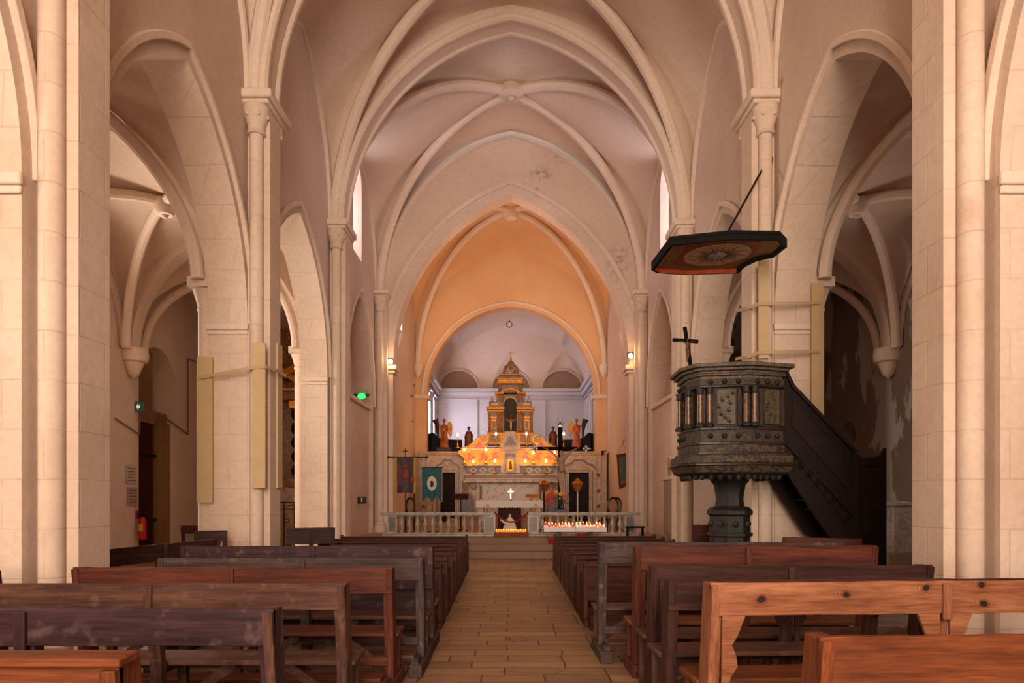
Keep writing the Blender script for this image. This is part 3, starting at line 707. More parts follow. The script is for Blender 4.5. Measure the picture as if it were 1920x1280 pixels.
mb=MB(); tier(mb,.17,1.95,1.985); mb.build('bowl_moulding',BRW,pl,bevel=.01)
mb=MB(); P1=off(PB,.14);P2=off(PB,.10);P3=off(PB,-.05);n=len(PB); cx,cy=0,-.05
Q=[(p,1.95) for p in P1]+[(p,1.86) for p in P2]+[(p,1.80) for p in P3]
mb.add([(p[0],p[1],z) for p,z in Q],[(r*n+i,r*n+(i+1)%n,(r+1)*n+(i+1)%n,(r+1)*n+i) for r in range(2) for i in range(n)]+[tuple(range(n)),tuple(2*n+i for i in range(n))])
mb.build('lower_bowl',CARV,pl,bevel=.01)
def along(i,d,f):
    p,q=Vector(off(PB,d)[i]),Vector(off(PB,d)[i+1]); return p+(q-p)*f,(q-p).normalized()
for i in (0,1,2,3):
    p,e=along(i,.03,.5); q0,q1=off(PB,0)[i],off(PB,0)[i+1]; L=(Vector(q1)-Vector(q0)).length
    # panel
    if L>.3:
        mb=MB(); nrm=Vector((e.y,-e.x)); nrm=nrm if nrm.dot(p)>0 else -nrm
        hl=(L*.5-.19) if i!=3 else .12; p=p+(e*.02 if i==2 else e*(.09 if i==3 else 0)); a=p-e*hl; b=p+e*hl; pp=[(a.x,a.y),(b.x,b.y)]; m=nrm*.012-nrm*.03
        for s_,z0,z1,w in ((0,2.52,2.99,.02),):
            mb.add([tuple(v) for v in [(a.x,a.y,z0),(b.x,b.y,z0),(b.x,b.y,z1),(a.x,a.y,z1)]]+[( (a-nrm*.06).x,(a-nrm*.06).y,z) for z in (z0,z1)]+[((b-nrm*.06).x,(b-nrm*.06).y,z) for z in (z0,z1)],[(0,1,2,3),(0,3,5,4),(1,6,7,2),(0,4,6,1),(3,2,7,5)])
        mb.build('relief_panel',marble('relief_panel_marble','6a563a','2e2820',scale=26,lo=.42,hi=.58,rough=.6,col2='52422c'),pl)
        for q_ in (a-e*.05,b+e*.05):
            mb=MB(); mb.beam((q_.x-nrm.x*.01,q_.y-nrm.y*.01,2.5),(q_.x-nrm.x*.01,q_.y-nrm.y*.01,3.0),.05,.03); mb.build('panel_frame',BRW,pl)
        mb=MB()
        for k in range(9):
            u=random.uniform(-.8,.8)*hl; z=2.56+.38*k/8; c=p+e*u; mb.sph((c.x,c.y,z),.022,6)
            mb.ring((c.x,c.y-.0,z+.01),.035,.006,'y' if abs(e.x)>.6 else 'x',10,5)
        mb.build('floral_relief',CARV,pl)
        for z in (2.36,3.095):
            for f in (.22,.5,.78):
                c,_=along(i,.045,f); mb=MB(); mb.sph((c.x,c.y,z),.04,8,sc=(1,1,.9)); mb.build('rosette',BLK,pl)
# paired columns at the corners
for (i,f) in ((1,.3),(2,.03),(2,.21),(2,.91),(3,.1),(0,.5)):
    c,_=along(i,.075,f); mb=MB()
    mb.lathe([(.045,2.53),(.047,2.6),(.041,2.92)],(c.x,c.y,0),12); o=mb.build('column',COLM,pl)
    mb=MB(); mb.lathe([(.043,2.92),(.052,2.94),(.045,2.97),(.06,3.02)],(c.x,c.y,0),12); mb.build('capital',BLK,o); mb=MB(); mb.lathe([(.065,2.48),(.068,2.5),(.055,2.52),(.05,2.54)],(c.x,c.y,0),12); mb.build('column_base',BLK,o)
mb=MB(); R=off(PB,-.02)
for i in range(5):
    p,q=Vector(R[i]),Vector(R[i+1]); m=max(1,int((q-p).length/.1))
    for k in range(m): c=p+(q-p)*k/m; mb.sph((c.x,c.y,1.80),.042,8,sc=(1,1,1.1))
mb.build('hanging_beads',BLK,pl)
OCT=lambda r,n=8:[(r*math.cos(PI/8+k*PI/4),-.05+r*math.sin(PI/8+k*PI/4)) for k in range(8)]
mb=MB(); prof=[(.27,1.82),(.27,1.76),(.22,1.70),(.19,1.5),(.20,1.44),(.2,1.40),(.27,1.38),(.32,1.33),(.32,1.28),(.28,1.25)]
mb.lathe(prof,(-.02,-.02,0),8,a0=PI/8,a1=PI/8+2*PI); mb.build('shaft',BLK,pl)
mb=MB(); mb.lathe([(.28,1.25),(.29,1.05),(.29,1.02),(.32,1.01),(.32,.97),(.28,.95),(.30,.6),(.32,.3),(.40,.15),(.42,0)],(-.02,-.02,0),8,a0=PI/8,a1=PI/8+2*PI)
for k in range(8):
    a=k*PI/4; mb.sph((-.02+.27*math.cos(a),-.02+.27*math.sin(a),1.14),.05,8); mb.tube([(-.02+.275*math.cos(a+.15),-.02+.275*math.sin(a+.15),.92),(-.02+.30*math.cos(a),-.02+.30*math.sin(a),.6),(-.02+.29*math.cos(a-.12),-.02+.29*math.sin(a-.12),.3)],.02,5)
mb.build('pedestal',BLK,pl)
# stair
st=thing('pulpit_stair','dark panelled wooden stair with sloping parapet climbing to the pulpit','stair',(4.29,9.85,0))
DW=wood('stair_wood','24130f','120a08','z',.5); DWX=wood('stair_wood_x','2a1813','170d0a','x',.5)
yf=-.32; yb=.42
for nm,y in (('parapet',yf),('rear_parapet',yb)):
    mb=MB(); mb.prism([(-.52,1.98),(-.50,3.36),(-.47,3.33),(-.44,3.2),(-.36,3.06),(.50,2.15),(.53,2.13),(.53,.70),(.13,1.0)],y,y+.05,'y'); mb.build(nm,DW,st,bevel=.006)
mb=MB()
mb.beam((-.5,yf-.01,3.36),(-.36,yf-.01,3.08),.05,.05); mb.beam((-.38,yf-.012,3.09),(.52,yf-.012,2.14),.07,.05); mb.beam((-.46,yf-.012,2.28),(.52,yf-.012,1.24),.05,.04); mb.build('handrail',DWX,st,bevel=.008)
mb=MB(); mb.prism([(-.38,2.52),(-.36,2.86),(.34,2.14),(.42,1.62)],yf-.018,yf,'y'); mb.prism([(-.3,2.05),(-.22,2.05),(.45,1.2),(.40,1.12)],yf-.02,yf,'y'); mb.build('sloping_panel',DWX,st,bevel=.01)
mb=MB()
for k in range(8):
    c=(-.35+.11*k,yf-.02,2.08-.118*k); mb.sph(c,.025,6); mb.ring(c,.04,.007,'y',10,4)
mb.build('carved_scrolls',DW,st)
for k in range(7):
    mb=MB(); z=2.2-.14*k; x=-.5+.10*k; mb.box(x,x+.2,yf+.05,yb,z-.03,z); mb.build('tread',DWX,st)
mb=MB(); mb.prism([(.50,0),(.95,0),(.95,2.22),(.92,2.2),(.88,2.12),(.84,2.10),(.80,2.06),(.70,2.05),(.62,2.06),(.59,2.11),(.55,2.13),(.50,2.15)],yf-.01,yf+.05,'y'); mb.build('landing_screen',DW,st,bevel=.006)
mb=MB(); mb.box(.60,.86,yf-.03,yf-.008,1.02,1.92); mb.box(.58,.88,yf-.035,yf-.008,.88,.92); mb.box(.58,.88,yf-.035,yf-.008,1.95,1.985); mb.build('landing_panel',DWX,st,bevel=.008)
mb=MB(); mb.box(.9,.95,yf,yb+.05,0,2.1); mb.box(.05,.95,yf+.06,yb,.8,.9); mb.box(.5,.56,yf,yf+.06,0,2.1); mb.box(.28,.52,yf+.08,yb,0,.82); mb.build('landing_frame',DW,st)
# sounding board
sbp=[(-.72,.60),(-.84,.45),(-.80,-.62),(-.02,-.80),(.66,-.72),(.88,-.42),(.86,.0),(.66,.18),(.58,.40),(.58,.72),(-.25,.74)]
sb=thing('sounding_board','painted octagonal wooden canopy with sun emblem hanging over the pulpit','canopy',(2.98,9.96,5.02))
GOLD_D=simple('old_gold_paint','7a5326',.5,metal=.1,noise=.5,nscale=30)
m,t,b=nt('sounding_board_ochre'); 
OCH=simple('ochre_stencil','b07c3c',.6,col2='5c4024',nscale=45); REDP=simple('dark_red_paint','9c3c24',.6,noise=.3,nscale=10); ORP=simple('orange_red_paint','cc5228',.6,noise=.3)
mb=MB(); mb.prism(sbp,.05,.10,'z'); mb.build('top_boards',simple('black_paint','15100f',.8,spec=.15),sb)
mb=MB(); n=len(sbp); inn=off(sbp,-.05); vs=[(p[0],p[1],z) for z in (-.02,.06) for p in sbp]+[(p[0],p[1],z) for z in (-.02,.06) for p in inn]
fs=[]
for i in range(n):
    j=(i+1)%n; fs+= [(i,j,n+j,n+i),(2*n+i,2*n+j,3*n+j,3*n+i),(i,j,2*n+j,2*n+i)]
mb.add(vs,fs); mb.build('rim',[simple('black_paint','15100f',.8,spec=.15)],sb)
mb=MB(); mb.prism(off(sbp,-.05),.035,.05,'z'); mb.build('soffit',OCH,sb)
mb=MB(); i2=off(sbp,-.052)
for i in (9,10,0): 
    p,q=Vector(i2[i]),Vector(i2[(i+1)%n]); mb.beam((p.x,p.y,.01),(q.x,q.y,.01),.012,.07)
mb.build('red_inner_rim',ORP,sb)
mb=MB()
for i in (1,2,3,4,5):
    p,q=Vector(off(sbp,-.085)[i]),Vector(off(sbp,-.085)[(i+1)%n]); mb.beam((p.x,p.y,.03),(q.x,q.y,.03),.05,.012)
mb.build('gilt_moulding',simple('gilt_moulding','a06a30',.4,metal=.3),sb)
mb=MB(); mb.prism([(-.52,-.40),(-.02,-.53),(.46,-.50),(.56,-.32),(.56,.02),(.44,.16),(.38,.42),(-.2,.46),(-.52,.38)],.028,.034,'z'); mb.build('red_field',REDP,sb)
mb=MB(); mb.lathe([(0,.020),(.47,.020),(.47,.027)],(.02,-.03,0),40); mb.build('sun_disc',simple('cream_paint','c8a480',.6,noise=.25),sb)
mb=MB(); mb.lathe([(0,.011),(.13,.011),(.13,.02)],(.02,-.03,0),24); mb.build('blue_medallion',simple('pale_blue_paint','b0aebc',.6,col2='6a6a7a'),sb)
mb=MB()
for k in range(24):
    a=k*PI/12; r=.42 if k%2==0 else .30; c,s_=math.cos(a),math.sin(a)
    P=[(.02+.14*math.cos(a-.09),-.03+.14*math.sin(a-.09)),(.02+.14*math.cos(a+.09),-.03+.14*math.sin(a+.09)),(.02+r*c,-.03+r*s_)]
    mb.prism(P,.015,.0195,'z')
mb.build('sun_ray',simple('brown_ray_paint','5c3018',.6),sb)
sb.rotation_euler=(math.radians(1.0),math.radians(-1.5),0)
mb=MB(); r0=Vector((X(1345,9.9),9.9,5.09)); r1=Vector((X(1437,10.62),10.60,Z(303,10.62))); mb.tube([r0,r1],.016,8); o=thing('suspension_rod','thin black iron rod holding the sounding board to the pillar','rod',tuple(r0)); 
for i,v in enumerate(mb.v): mb.v[i]=tuple(Vector(v)-r0)
IRON=simple('black_iron','1c1614',.5,metal=.5)
mb.build('rod',IRON,o); mb=MB(); q=r1-r0; mb.tube([q,q+Vector((.03,-.02,.05)),q+Vector((.08,.0,.05)),q+Vector((.1,.05,.0)),q+Vector((.02,.05,-.04)),q],.022,6); mb.build('hook',IRON,o)
# cross on the pulpit rim
cr=thing('pulpit_cross','black wooden cross standing on the pulpit rim','cross',(X(1300,9.5),9.62,3.34))
mb=MB(); mb.beam((0,0,0),(-.09,0,.58),.05,.03,up=(0,1,0)); mb.beam((-.26,0,.40),(.10,0,.375),.05,.03,up=(0,1,0)); mb.build('cross_beams',simple('black_wood','100b0a',.8,spec=.1),cr)
def corpus(mb,c,s,armz,span,lean=0):
    """small crucified figure; c = centre of the chest, s = scale (1 = life)"""
    x,y,z=c
    P=lambda a,b_,d:(x+a*s,y+b_*s,z+d*s)
    mb.sph(P(0,-.05,.32),.1*s,10,sc=(.85,.95,1.2)); mb.tube([P(0,0,.12),P(0,-.03,.26)],.055*s,8)
    mb.sph(P(0,-.14,.31),.02*s,6)
    mb.tube([P(0,0,.16),P(0,-.02,.05),P(0,0,-.12),P(.01,0,-.25),P(.01,-.01,-.38)],[.13*s,.16*s,.135*s,.12*s,.14*s],12)
    for q in (-1,1):
        mb.tube([P(q*.12,0,.1),P(q*.36,.03,.2+armz*.5),P(q*span,.05,.2+armz)],[.055*s,.04*s,.028*s],8)
        mb.sph(P(q*(span+.05),.05,.22+armz),.04*s,6,sc=(1.2,.5,.8))
        for f in range(4): mb.tube([P(q*(span+.07),.04,.2+armz+f*.016),P(q*(span+.13),.0,.2+armz+f*.02)],.009*s,4)
        mb.tube([P(q*.07,0,-.38),P(q*.06,-.08,-.75),P(q*.02,-.02,-1.15),P(q*.015,-.08,-1.28)],[.085*s,.06*s,.04*s,.035*s],8)
def organic(mb,name,mat,parent,vox):
    o=mb.build(name,mat,parent); md=o.modifiers.new('remesh','REMESH'); md.mode='VOXEL'; md.voxel_size=vox; md.use_smooth_shade=True
    sm=o.modifiers.new('smooth','SMOOTH'); sm.factor=.5; sm.iterations=2; return o
BRZ=simple('dark_gilt','5a3a1e',.4,metal=.3)
mb=MB(); corpus(mb,(-.06,-.03,.33),.2,.0,.62); organic(mb,'corpus',BRZ,cr,.006)
# protective boards and straps on the pillars
CRM=simple('cream_board','c4a87e',.7,noise=.08,nscale=4)
def board(label,x0,x1,y0,y1,z0,z1,grp):
    mb=MB(); cx,cy=(x0+x1)/2,(y0+y1)/2; mb.box(x0-cx,x1-cx,y0-cy,y1-cy,0,z1-z0)
    return tag(mb.build('protective_board',CRM,loc=(cx,cy,z0),bevel=.004),label,'board',grp)
gL='cream protective boards strapped to the left pillar'; gR='cream protective boards strapped to the right pillar'
board('cream board on the aisle corner of the first left pillar',X(398,10.5),X(398,10.5)-.24,10.50,10.535,Z(942,10.5),Z(668,10.5),gL)
board('cream board over the round shaft of the first left pillar',X(496,10.35),X(472,10.35),10.38,10.415,Z(915,10.4),Z(643,10.4),gL)
board('narrow cream board on the nave corner of the first left pillar',-3.755,-3.72,10.9,11.12,Z(915,10.9),Z(643,10.9),gL)
board('cream board over the round shaft of the first right pillar',X(1424,10.35),X(1444,10.35),10.38,10.415,Z(672,10.4),Z(488,10.4),gR)
board('tall cream board on the aisle corner of the first right pillar',X(1522,10.5),X(1538,10.5)+.06,10.50,10.535,Z(800,10.5),Z(530,10.5),gR)
def strap(label,pts,grp):
    o=Vector(pts[0]); mb=MB()
    for p,q in zip(pts,pts[1:]): mb.beam(Vector(p)-o,Vector(q)-o,.008,.05)
    tag(mb.build('fixing_strap',simple('strap_tape','b89c78',.7),loc=tuple(o)),label,'strap',grp)
strap('flat strap tied around the first left pillar',[(X(371,10.48),10.48,Z(709,10.5)),(X(470,10.36),10.37,Z(690,10.4)),(X(497,10.36),10.36,Z(688,10.4)),(-3.67,10.62,Z(692,10.6)),(-3.67,11.15,Z(705,11.15))],'straps around the pillars')
for zz,nm in ((570,'upper'),(661,'lower')):
    strap('%s flat strap tied around the first right pillar'%nm,[(3.67,11.15,Z(zz+8,11)),(3.67,10.6,Z(zz+8,10.6)),(X(1422,10.36),10.36,Z(zz+1,10.4)),(X(1446,10.36),10.36,Z(zz,10.4)),(X(1538,10.48),10.48,Z(zz-2,10.5))],'straps around the pillars')
# ================================================================ SANCTUARY
WMB=marble('cream_altar_marble','bd9c7a','957458',scale=2.5,lo=.47,hi=.53,col2='b4946f')
GMB=marble('grey_white_marble','b0a49a','867a70',scale=3,lo=.46,hi=.54,col2='a09288')
FRM=marble('veined_frontal_marble','bfa48c','7c5a48',scale=1.6,lo=.475,hi=.525)
RMB=marble('red_brown_inlay','6e3020','a06040',scale=9,col2='56281c')
OMB=marble('orange_inlay_marble','a83c10','d88840',scale=8,col2='8e3010')
DMB=marble('dark_inlay_marble','3a2c2a','7a6a60',scale=8)
MOT=marble('mottled_grey_panel','5c4c4a','8a7c78',scale=40,lo=.42,hi=.58,col2='443836')
GLD=simple('gilding','c8882c',.35,metal=.75,noise=.45,nscale=14)
GLD2=simple('gilding_pale','cc8436',.4,metal=.5,noise=.3,nscale=14)
BRA=simple('polished_brass','d8a040',.22,metal=.9)
SIL=simple('silver','8c8c88',.4,metal=.7)
BWD=simple('black_wood','100b0a',.8,spec=.1)
WHM=simple('white_plaster_statue','e8d8c8',.6)
Y0=26.0
def P(px,py,Y=Y0): return (X(px,Y),Z(py,Y))
def poly(mb,pts,Y,y0,y1,o=(0,0)): mb.prism([(X(a,Y)-o[0],Z(b,Y)-o[1]) for a,b in pts],y0,y1,'y')
def mir(pts,c=957.0): return [(2*c-a,b) for a,b in pts][::-1]
AMB=marble('warm_altar_marble','b89a7a','7a5c48',scale=3,lo=.46,hi=.54,col2='a6876a')
# ---- platform steps before the altar
ST2=plaster('altar_step_stone','b08c6c','987456',bumps=.2)
mb=MB(); mb.box(-2.6,2.6,23.9,26,.5,.64); mb.box(-2.3,2.3,24.25,26,.64,.78); mb.box(-2.0,2.0,24.6,26,.78,.92); struct(mb.build('floor_altar_steps',ST2,bevel=.015))
# ---- marble screen
YS=26.35
sc=thing('altar_screen','cream marble screen wall with inlaid panels and two dark doors behind the altar','screen',(0,YS,.5))
zt=Z(846,YS)-.5
def bx(mb,x0,x1,z0,z1,y0,y1): mb.box(x0,x1,y0,y1,z0,z1)
dl=(X(826,YS),X(853,YS)); dr=(X(1067,YS),X(1104,YS)); dz=Z(886,YS)-.5
mb=MB()
for a,b in ((-3.55,dl[0]),(dl[1],dr[0]),(dr[1],3.7)): mb.box(a,b,0,.35,0,zt-.08)
for a,b in (dl,dr): mb.box(a,b,0,.35,dz,zt-.08)
mb.build('wall_slab',WMB,sc)
mb=MB(); mb.box(-3.6,3.75,-.04,.4,zt-.09,zt); mb.box(-3.58,3.72,-.03,.36,zt-.15,zt-.09); mb.build('cornice',WMB,sc,bevel=.015)
for (a,b),n in ((dl,0),(dr,1)):
    mb=MB(); mb.box(a-.07,a,-.05,.1,0,dz+.07); mb.box(b,b+.07,-.05,.1,0,dz+.07); mb.box(a-.07,b+.07,-.06,.1,dz,dz+.07); mb.build('door_frame',AMB,sc,bevel=.01)
    mb=MB(); mb.box(a,b,.1,.14,0,dz); d=mb.build('door',wood('altar_door_wood','241414','120a0a','z'),sc)
    mb=MB(); m=(a+b)/2
    for z0,z1 in ((.1,.6),(.72,1.2),(1.32,dz-.1)):
        for u0,u1 in ((a+.06,m-.03),(m+.03,b-.06)): mb.box(u0,u1,.085,.102,z0,z1)
    mb.build('door_panels',wood('altar_door_wood2','2e1c18','180e0c','z'),d,bevel=.006)
    c=m; mb=MB(); w=b-a
    pts=[(c-w*.9,dz+.12),(c-w*.75,dz+.30),(c-w*.4,dz+.40),(c-w*.25,dz+.52),(c+w*.25,dz+.52),(c+w*.4,dz+.40),(c+w*.75,dz+.30),(c+w*.9,dz+.12),(c+w*.82,dz+.12),(c+w*.66,dz+.25),(c+w*.36,dz+.34),(c+w*.2,dz+.46),(c-w*.2,dz+.46),(c-w*.36,dz+.34),(c-w*.66,dz+.25),(c-w*.82,dz+.12)]
    mb.prism(pts,-.05,.02,'y'); mb.build('pediment_inlay',RMB,sc)
    mb=MB(); mb.prism([(c-w*.55,dz+.1),(c-w*.3,dz+.30),(c-w*.15,dz+.4),(c+w*.15,dz+.4),(c+w*.3,dz+.30),(c+w*.55,dz+.1)],-.03,.02,'y'); mb.build('door_tablet',AMB,sc,bevel=.01)
    for u in (a-.16,b+.13):
        mb=MB(); mb.box(u,u+.04,-.02,.01,.1,dz+.1); mb.build('inlay_strip',RMB,sc)
for x0 in (-3.38,3.38):
    mb=MB()
    for u in (x0-.1,x0+.09): mb.box(u,u+.02,-.03,.01,.1,zt-.25)
    for k in range(4): z=.12+.6*k; mb.box(x0-.1,x0+.11,-.03,.01,z,z+.02); mb.sph((x0,-.0,z),.06,8,sc=(1,.5,1.4))
    mb.build('pilaster_inlay',RMB,sc)
# ---- gallery floor behind the screen
mb=MB(); mb.box(-3.6,3.6,26.75,33.2,3.1,3.28); mb.box(-3.6,-3.4,26.75,26.9,.5,3.2); mb.box(3.4,3.6,26.75,26.9,.5,3.2); struct(mb.build('floor_gallery',ST2))
# dark balustrades on the gallery
DWD=wood('choir_stall_wood','2a1e20','140e10','x')
for sgn,nm in ((-1,'left'),(1,'right')):
    t=thing('choir_stall','dark carved choir stall on the %s side of the gallery behind the altar'%nm,'choir stall',(sgn*2.9,28.6,3.28),0,'dark choir stalls behind the altar')
    mb=MB(); mb.prism([(-.12,0),(-.12,.95),(.1,1.0),(.3,.8),(.55,.72),(1.3,.70),(1.3,0)] if sgn>0 else [(.12,0),(.12,.95),(-.1,1.0),(-.3,.8),(-.55,.72),(-1.3,.70),(-1.3,0)],0,.06,'y')
    # run toward the centre
    for i,v in enumerate(mb.v): mb.v[i]=(-v[0]+ (sgn*.45),v[1],v[2])
    mb.build('panel',DWD,t,bevel=.01)
    mb=MB(); mb.box(sgn*.45-sgn*.0,sgn*.5,.0,2.2,0,.9); mb.build('back_row',DWD,t)
    for k in range(6):
        mb=MB(); mb.tube([(sgn*.42,.06+.05*k,.15),(sgn*.40,.06+.05*k,.5),(sgn*.42,.06+.05*k,.85)],[.02,.03,.02],6); mb.build('spindle',DWD,t)
# ---- high altar
ha=thing('high_altar','ornate marble high altar with golden lit scrolls and inlaid shelves','altar',(0,25.6,.92))
YA=25.6; o=(0,.92)
def pp(name,pts,y0,y1,mat,bev=.012,par=None): 
    mb=MB(); poly(mb,pts,YA,y0,y1,o); return mb.build(name,mat,par or ha,bevel=bev)
def rect(a,b,c,d): return [(a,d),(b,d),(b,c),(a,c)]
pp('altar_base',rect(866,1048,948,975),0,.7,WMB); 
pp('frontal',rect(899,1014,908,960),-.02,.1,FRM); pp('altar_body',rect(872,1042,905,960),.06,.7,WMB)
for s_ in (0,1):
    f=(lambda q:mir(q)) if s_ else (lambda q:q)
    pp('pier',f(rect(893,900,905,960)),-.06,.3,AMB); pp('dark_inlay',f(rect(900,904,910,955)),-.03,.05,DMB)
    # volute brackets flanking the frontal
    mb=MB(); sp=[]
    cx,cy=(886.5,912) 
    for k in range(40):
        a=k/39*2.6*PI; r=8.5*(1-k/46); sp.append((cx-r*math.cos(a),cy-r*math.sin(a)))
    tail=[(872,902),(870,910),(874,918),(882,926),(888,938),(890,955)]
    for seq,r in ((sp,.035),(tail,.06)):
        q=f(seq); mb.tube([(X(a,YA),-.03,Z(b,YA)-.92) for a,b in q],r,8)
    mb.build('volute_bracket',AMB,ha)
    pp('side_panel',f([(866,902),(876,902),(880,922),(891,940),(891,960),(866,960)]),-.01,.1,DMB)
pp('mensa',rect(868,1046,899,905),-.14,.7,AMB,.02); pp('mensa_cornice',rect(872,1042,896,899),-.08,.7,WMB)
pp('brown_band',rect(872,1042,891.5,896),.0,.7,RMB,0); pp('lower_shelf',rect(869,1045,888,891.5),-.06,.7,WMB)
pp('lower_gradine',rect(874,1040,873.5,888),.1,.7,DMB,0)
pp('gradine_cornice',rect(868,1046,870.5,873.5),.0,.7,AMB,.01)
for s_ in (0,1):
    f=(lambda q:mir(q)) if s_ else (lambda q:q)
    for c in (887,905.5,922,):
        pp('lozenge_inlay',f([(c-8,881),(c-3,876.5),(c,875),(c+3,876.5),(c+8,881),(c+3,885),(c,887),(c-3,885)]),.085,.105,AMB,0)
        pp('lozenge_core',f([(c-3.5,881),(c,878),(c+3.5,881),(c,884)]),.07,.09,DMB,0)
pp('upper_gradine',[(868,870.5),(870,862),(866,856),(858,850),(857,846),(861,842),(1053,842),(1057,846),(1056,850),(1048,856),(1044,862),(1046,870.5)],.22,.7,GLD2)
pp('upper_cornice',rect(864,1050,839,843),.12,.7,AMB)
for s_ in (0,1):
    f=(lambda q:mir(q)) if s_ else (lambda q:q)
    for c in (882,906,928):
        pp('orange_inlay',f([(c-10,848),(c+6,847),(c+2,852),(c+10,856),(c+3,861),(c-10,862),(c-3,855)]),.20,.225,OMB,0)
        mb=MB(); q=f([(c-9,862),(c-3,855),(c-7,850),(c,846)]); mb.tube([(X(a,YA),.2,Z(b,YA)-.92) for a,b in q],.018,6); mb.build('white_scroll',AMB,ha)
    # sloping scroll pediments with volutes
    pp('scroll_pediment',f([(866,839),(880,834),(890,826),(898,818),(906,815.5),(912,817),(916,823),(913,829),(909,833),(914,839)]),.3,.5,GLD2)
    mb=MB(); q=[(863,840),(878,836),(889,827),(897,819),(905,815)]; cx,cy=906.5,823.5
    for k in range(36):
        a=PI/2+.1+k/35*3.2*PI; r=8.2*(1-k/42); q.append((cx-r*math.cos(a)*-1*-1,cy-r*math.sin(a)))
    mb.tube([(X(a,YA),.28,Z(b,YA)-.92) for a,b in f(q)],.045,8); mb.build('volute',WMB,ha)
    pp('scroll_inlay',f([(888,838),(898,827),(903,824),(904,833),(908,838)]),.27,.3,OMB,0)
# central pedestal
pp('central_pedestal',[(939,888),(938,880),(943,862),(944,846),(938,838),(938,832),(946,823),(949,817),(944,812),(948,808),(966,808),(970,812),(965,817),(968,823),(976,832),(976,838),(970,846),(971,862),(976,880),(975,888)],-.05,.6,WMB,.02)
pp('red_panel',[(945,834),(951,825),(953,818),(961,818),(963,825),(969,834)],-.07,-.04,RMB,0)
pp('pedestal_cornice',rect(944,970,836,845),-.1,.1,WMB,.015)
pp('dark_surround',[(946,882),(948,862),(948,850),(966,850),(966,862),(968,882)],-.075,-.04,RMB,0)
def archp(cx,w,y0,y1): return [(cx-w,y1)]+[(cx-w*math.cos(PI*k/12),y0+w-w*math.sin(PI*k/12)) for k in range(13)]+[(cx+w,y1)]
pp('white_niche_frame',archp(957,8.5,855,886),-.095,-.06,WMB); pp('gold_relief_door',archp(957,6,859,883),-.11,-.08,GLD)
mb=MB(); mb.sph((X(957,YA),-.12,Z(866,YA)-.92),.045,8); mb.tube([(X(957,YA),-.12,Z(868,YA)-.92),(X(957,YA),-.12,Z(880,YA)-.92)],[.05,.08],8); mb.build('relief_figure',GLD,ha)
# ---- tabernacle tower
YT=27.3; zt0=Z(839,YT)
tw=thing('tabernacle_tower','tall gilded tabernacle tower with columns, pediment and dome above the high altar','tabernacle',(0,YT,zt0))
def tp(name,a,b,c,d,y0,y1,mat,bev=.01): mb=MB(); mb.box(X(a,YT),X(b,YT),y0,y1,Z(d,YT)-zt0,Z(c,YT)-zt0); return mb.build(name,mat,tw,bevel=bev)
BZ=marble('tower_brown_marble','5c3218','a87838',scale=14,col2='3e2616')
TGD=simple('tower_gilding','b06c1c',.4,metal=.6,noise=.5,nscale=16)
mb=MB(); mb.box(-1.0,1.0,-.3,.6,-.95,0); mb.build('plinth',BZ,tw)
for s_ in (0,1):
    R=lambda a,b:(a,b) if not s_ else (1914-b,1914-a)
    def sp_(n,a,b,c,d,y0,y1,m,bv=.008): a,b=R(a,b); return tp(n,a,b,c,d,y0,y1,m,bv)
    sp_('plinth_block',914,945,811,834,-.12,.5,TGD); sp_('plinth_panel',920,938,815,828,-.14,-.1,BZ)
    sp_('tower_body',916,944,766,811,.0,.5,BZ); sp_('cornice',912,946,762,768,-.1,.5,TGD); sp_('entablature',914,945,769,772,-.06,.5,TGD)
    for c in (917,934.5,940.5):
        a,b=R(c-1.8,c+1.8); x=(X(a,YT)+X(b,YT))/2; mb=MB(); z0=Z(811,YT)-zt0; z1=Z(773,YT)-zt0
        mb.lathe([(.06,z0),(.06,z0+.05),(.04,z0+.08),(.036,z1-.12),(.05,z1-.1),(.06,z1)],(x,-.05,0),10); mb.build('column',TGD,tw)
    sp_('window_frame',921,931,781,806,-.06,.02,TGD); sp_('window_dark',924,928.5,791,802,-.075,-.05,DMB); sp_('window_hood',920,932,781,784,-.09,.0,GLD2); sp_('window_lintel',921,931,787,790,-.08,0,GLD2)
    sp_('attic',917,944,753,762,-.02,.5,BZ); sp_('attic_panel',921,934,755,760,-.04,.0,AMB)
    a,_=R(922,922); mb=MB(); mb.lathe([(.05,0),(.09,.03),(.09,.08),(.03,.13),(.05,.17),(.02,.22),(0,.24)],(X(a,YT),.1,Z(753,YT)-zt0),10); mb.build('urn_finial',AMB,tw)
    for c in (932,941):
        a,_=R(c,c); mb=MB(); z0=Z(753,YT)-zt0; z1=Z(739,YT)-zt0; mb.lathe([(.05,z0),(.04,z0+.04),(.035,z1-.05),(.055,z1)],(X(a,YT),.0,0),10); mb.build('upper_column',TGD,tw)
    a,b=R(928,945); tp('upper_cornice',a,b,735.5,739,-.08,.5,TGD)
tp('upper_body',930,984,738,762,.12,.5,BZ); mb=MB(); mb.prism([(X(a,YT),Z(b,YT)-zt0) for a,b in [(945,812),(945,757)]+[(957-12*math.cos(PI*k/12),757-12*math.sin(PI*k/12)) for k in range(1,12)]+[(969,757),(969,812)]],.07,.115,'y'); mb.build('niche_back',simple('niche_dark','2c221c',.7),tw)
mb=MB(); mb.ring((X(957,YT),.02,Z(757,YT)-zt0),.27,.035,'y',20,6,0,PI); mb.build('niche_arch',AMB,tw)
mb=MB(); mb.prism([(X(a,YT),Z(b,YT)-zt0) for a,b in ((937,736),(949,728),(965,728),(977,736),(972,736),(962,731),(952,731),(942,736))],-.06,.1,'y'); mb.build('pediment',TGD,tw)
tp('third_storey',934,980,719,736,.05,.45,simple('tower_grey','6a5438',.6,noise=.3)); tp('third_panel',941,973,721,735,.03,.1,BZ)
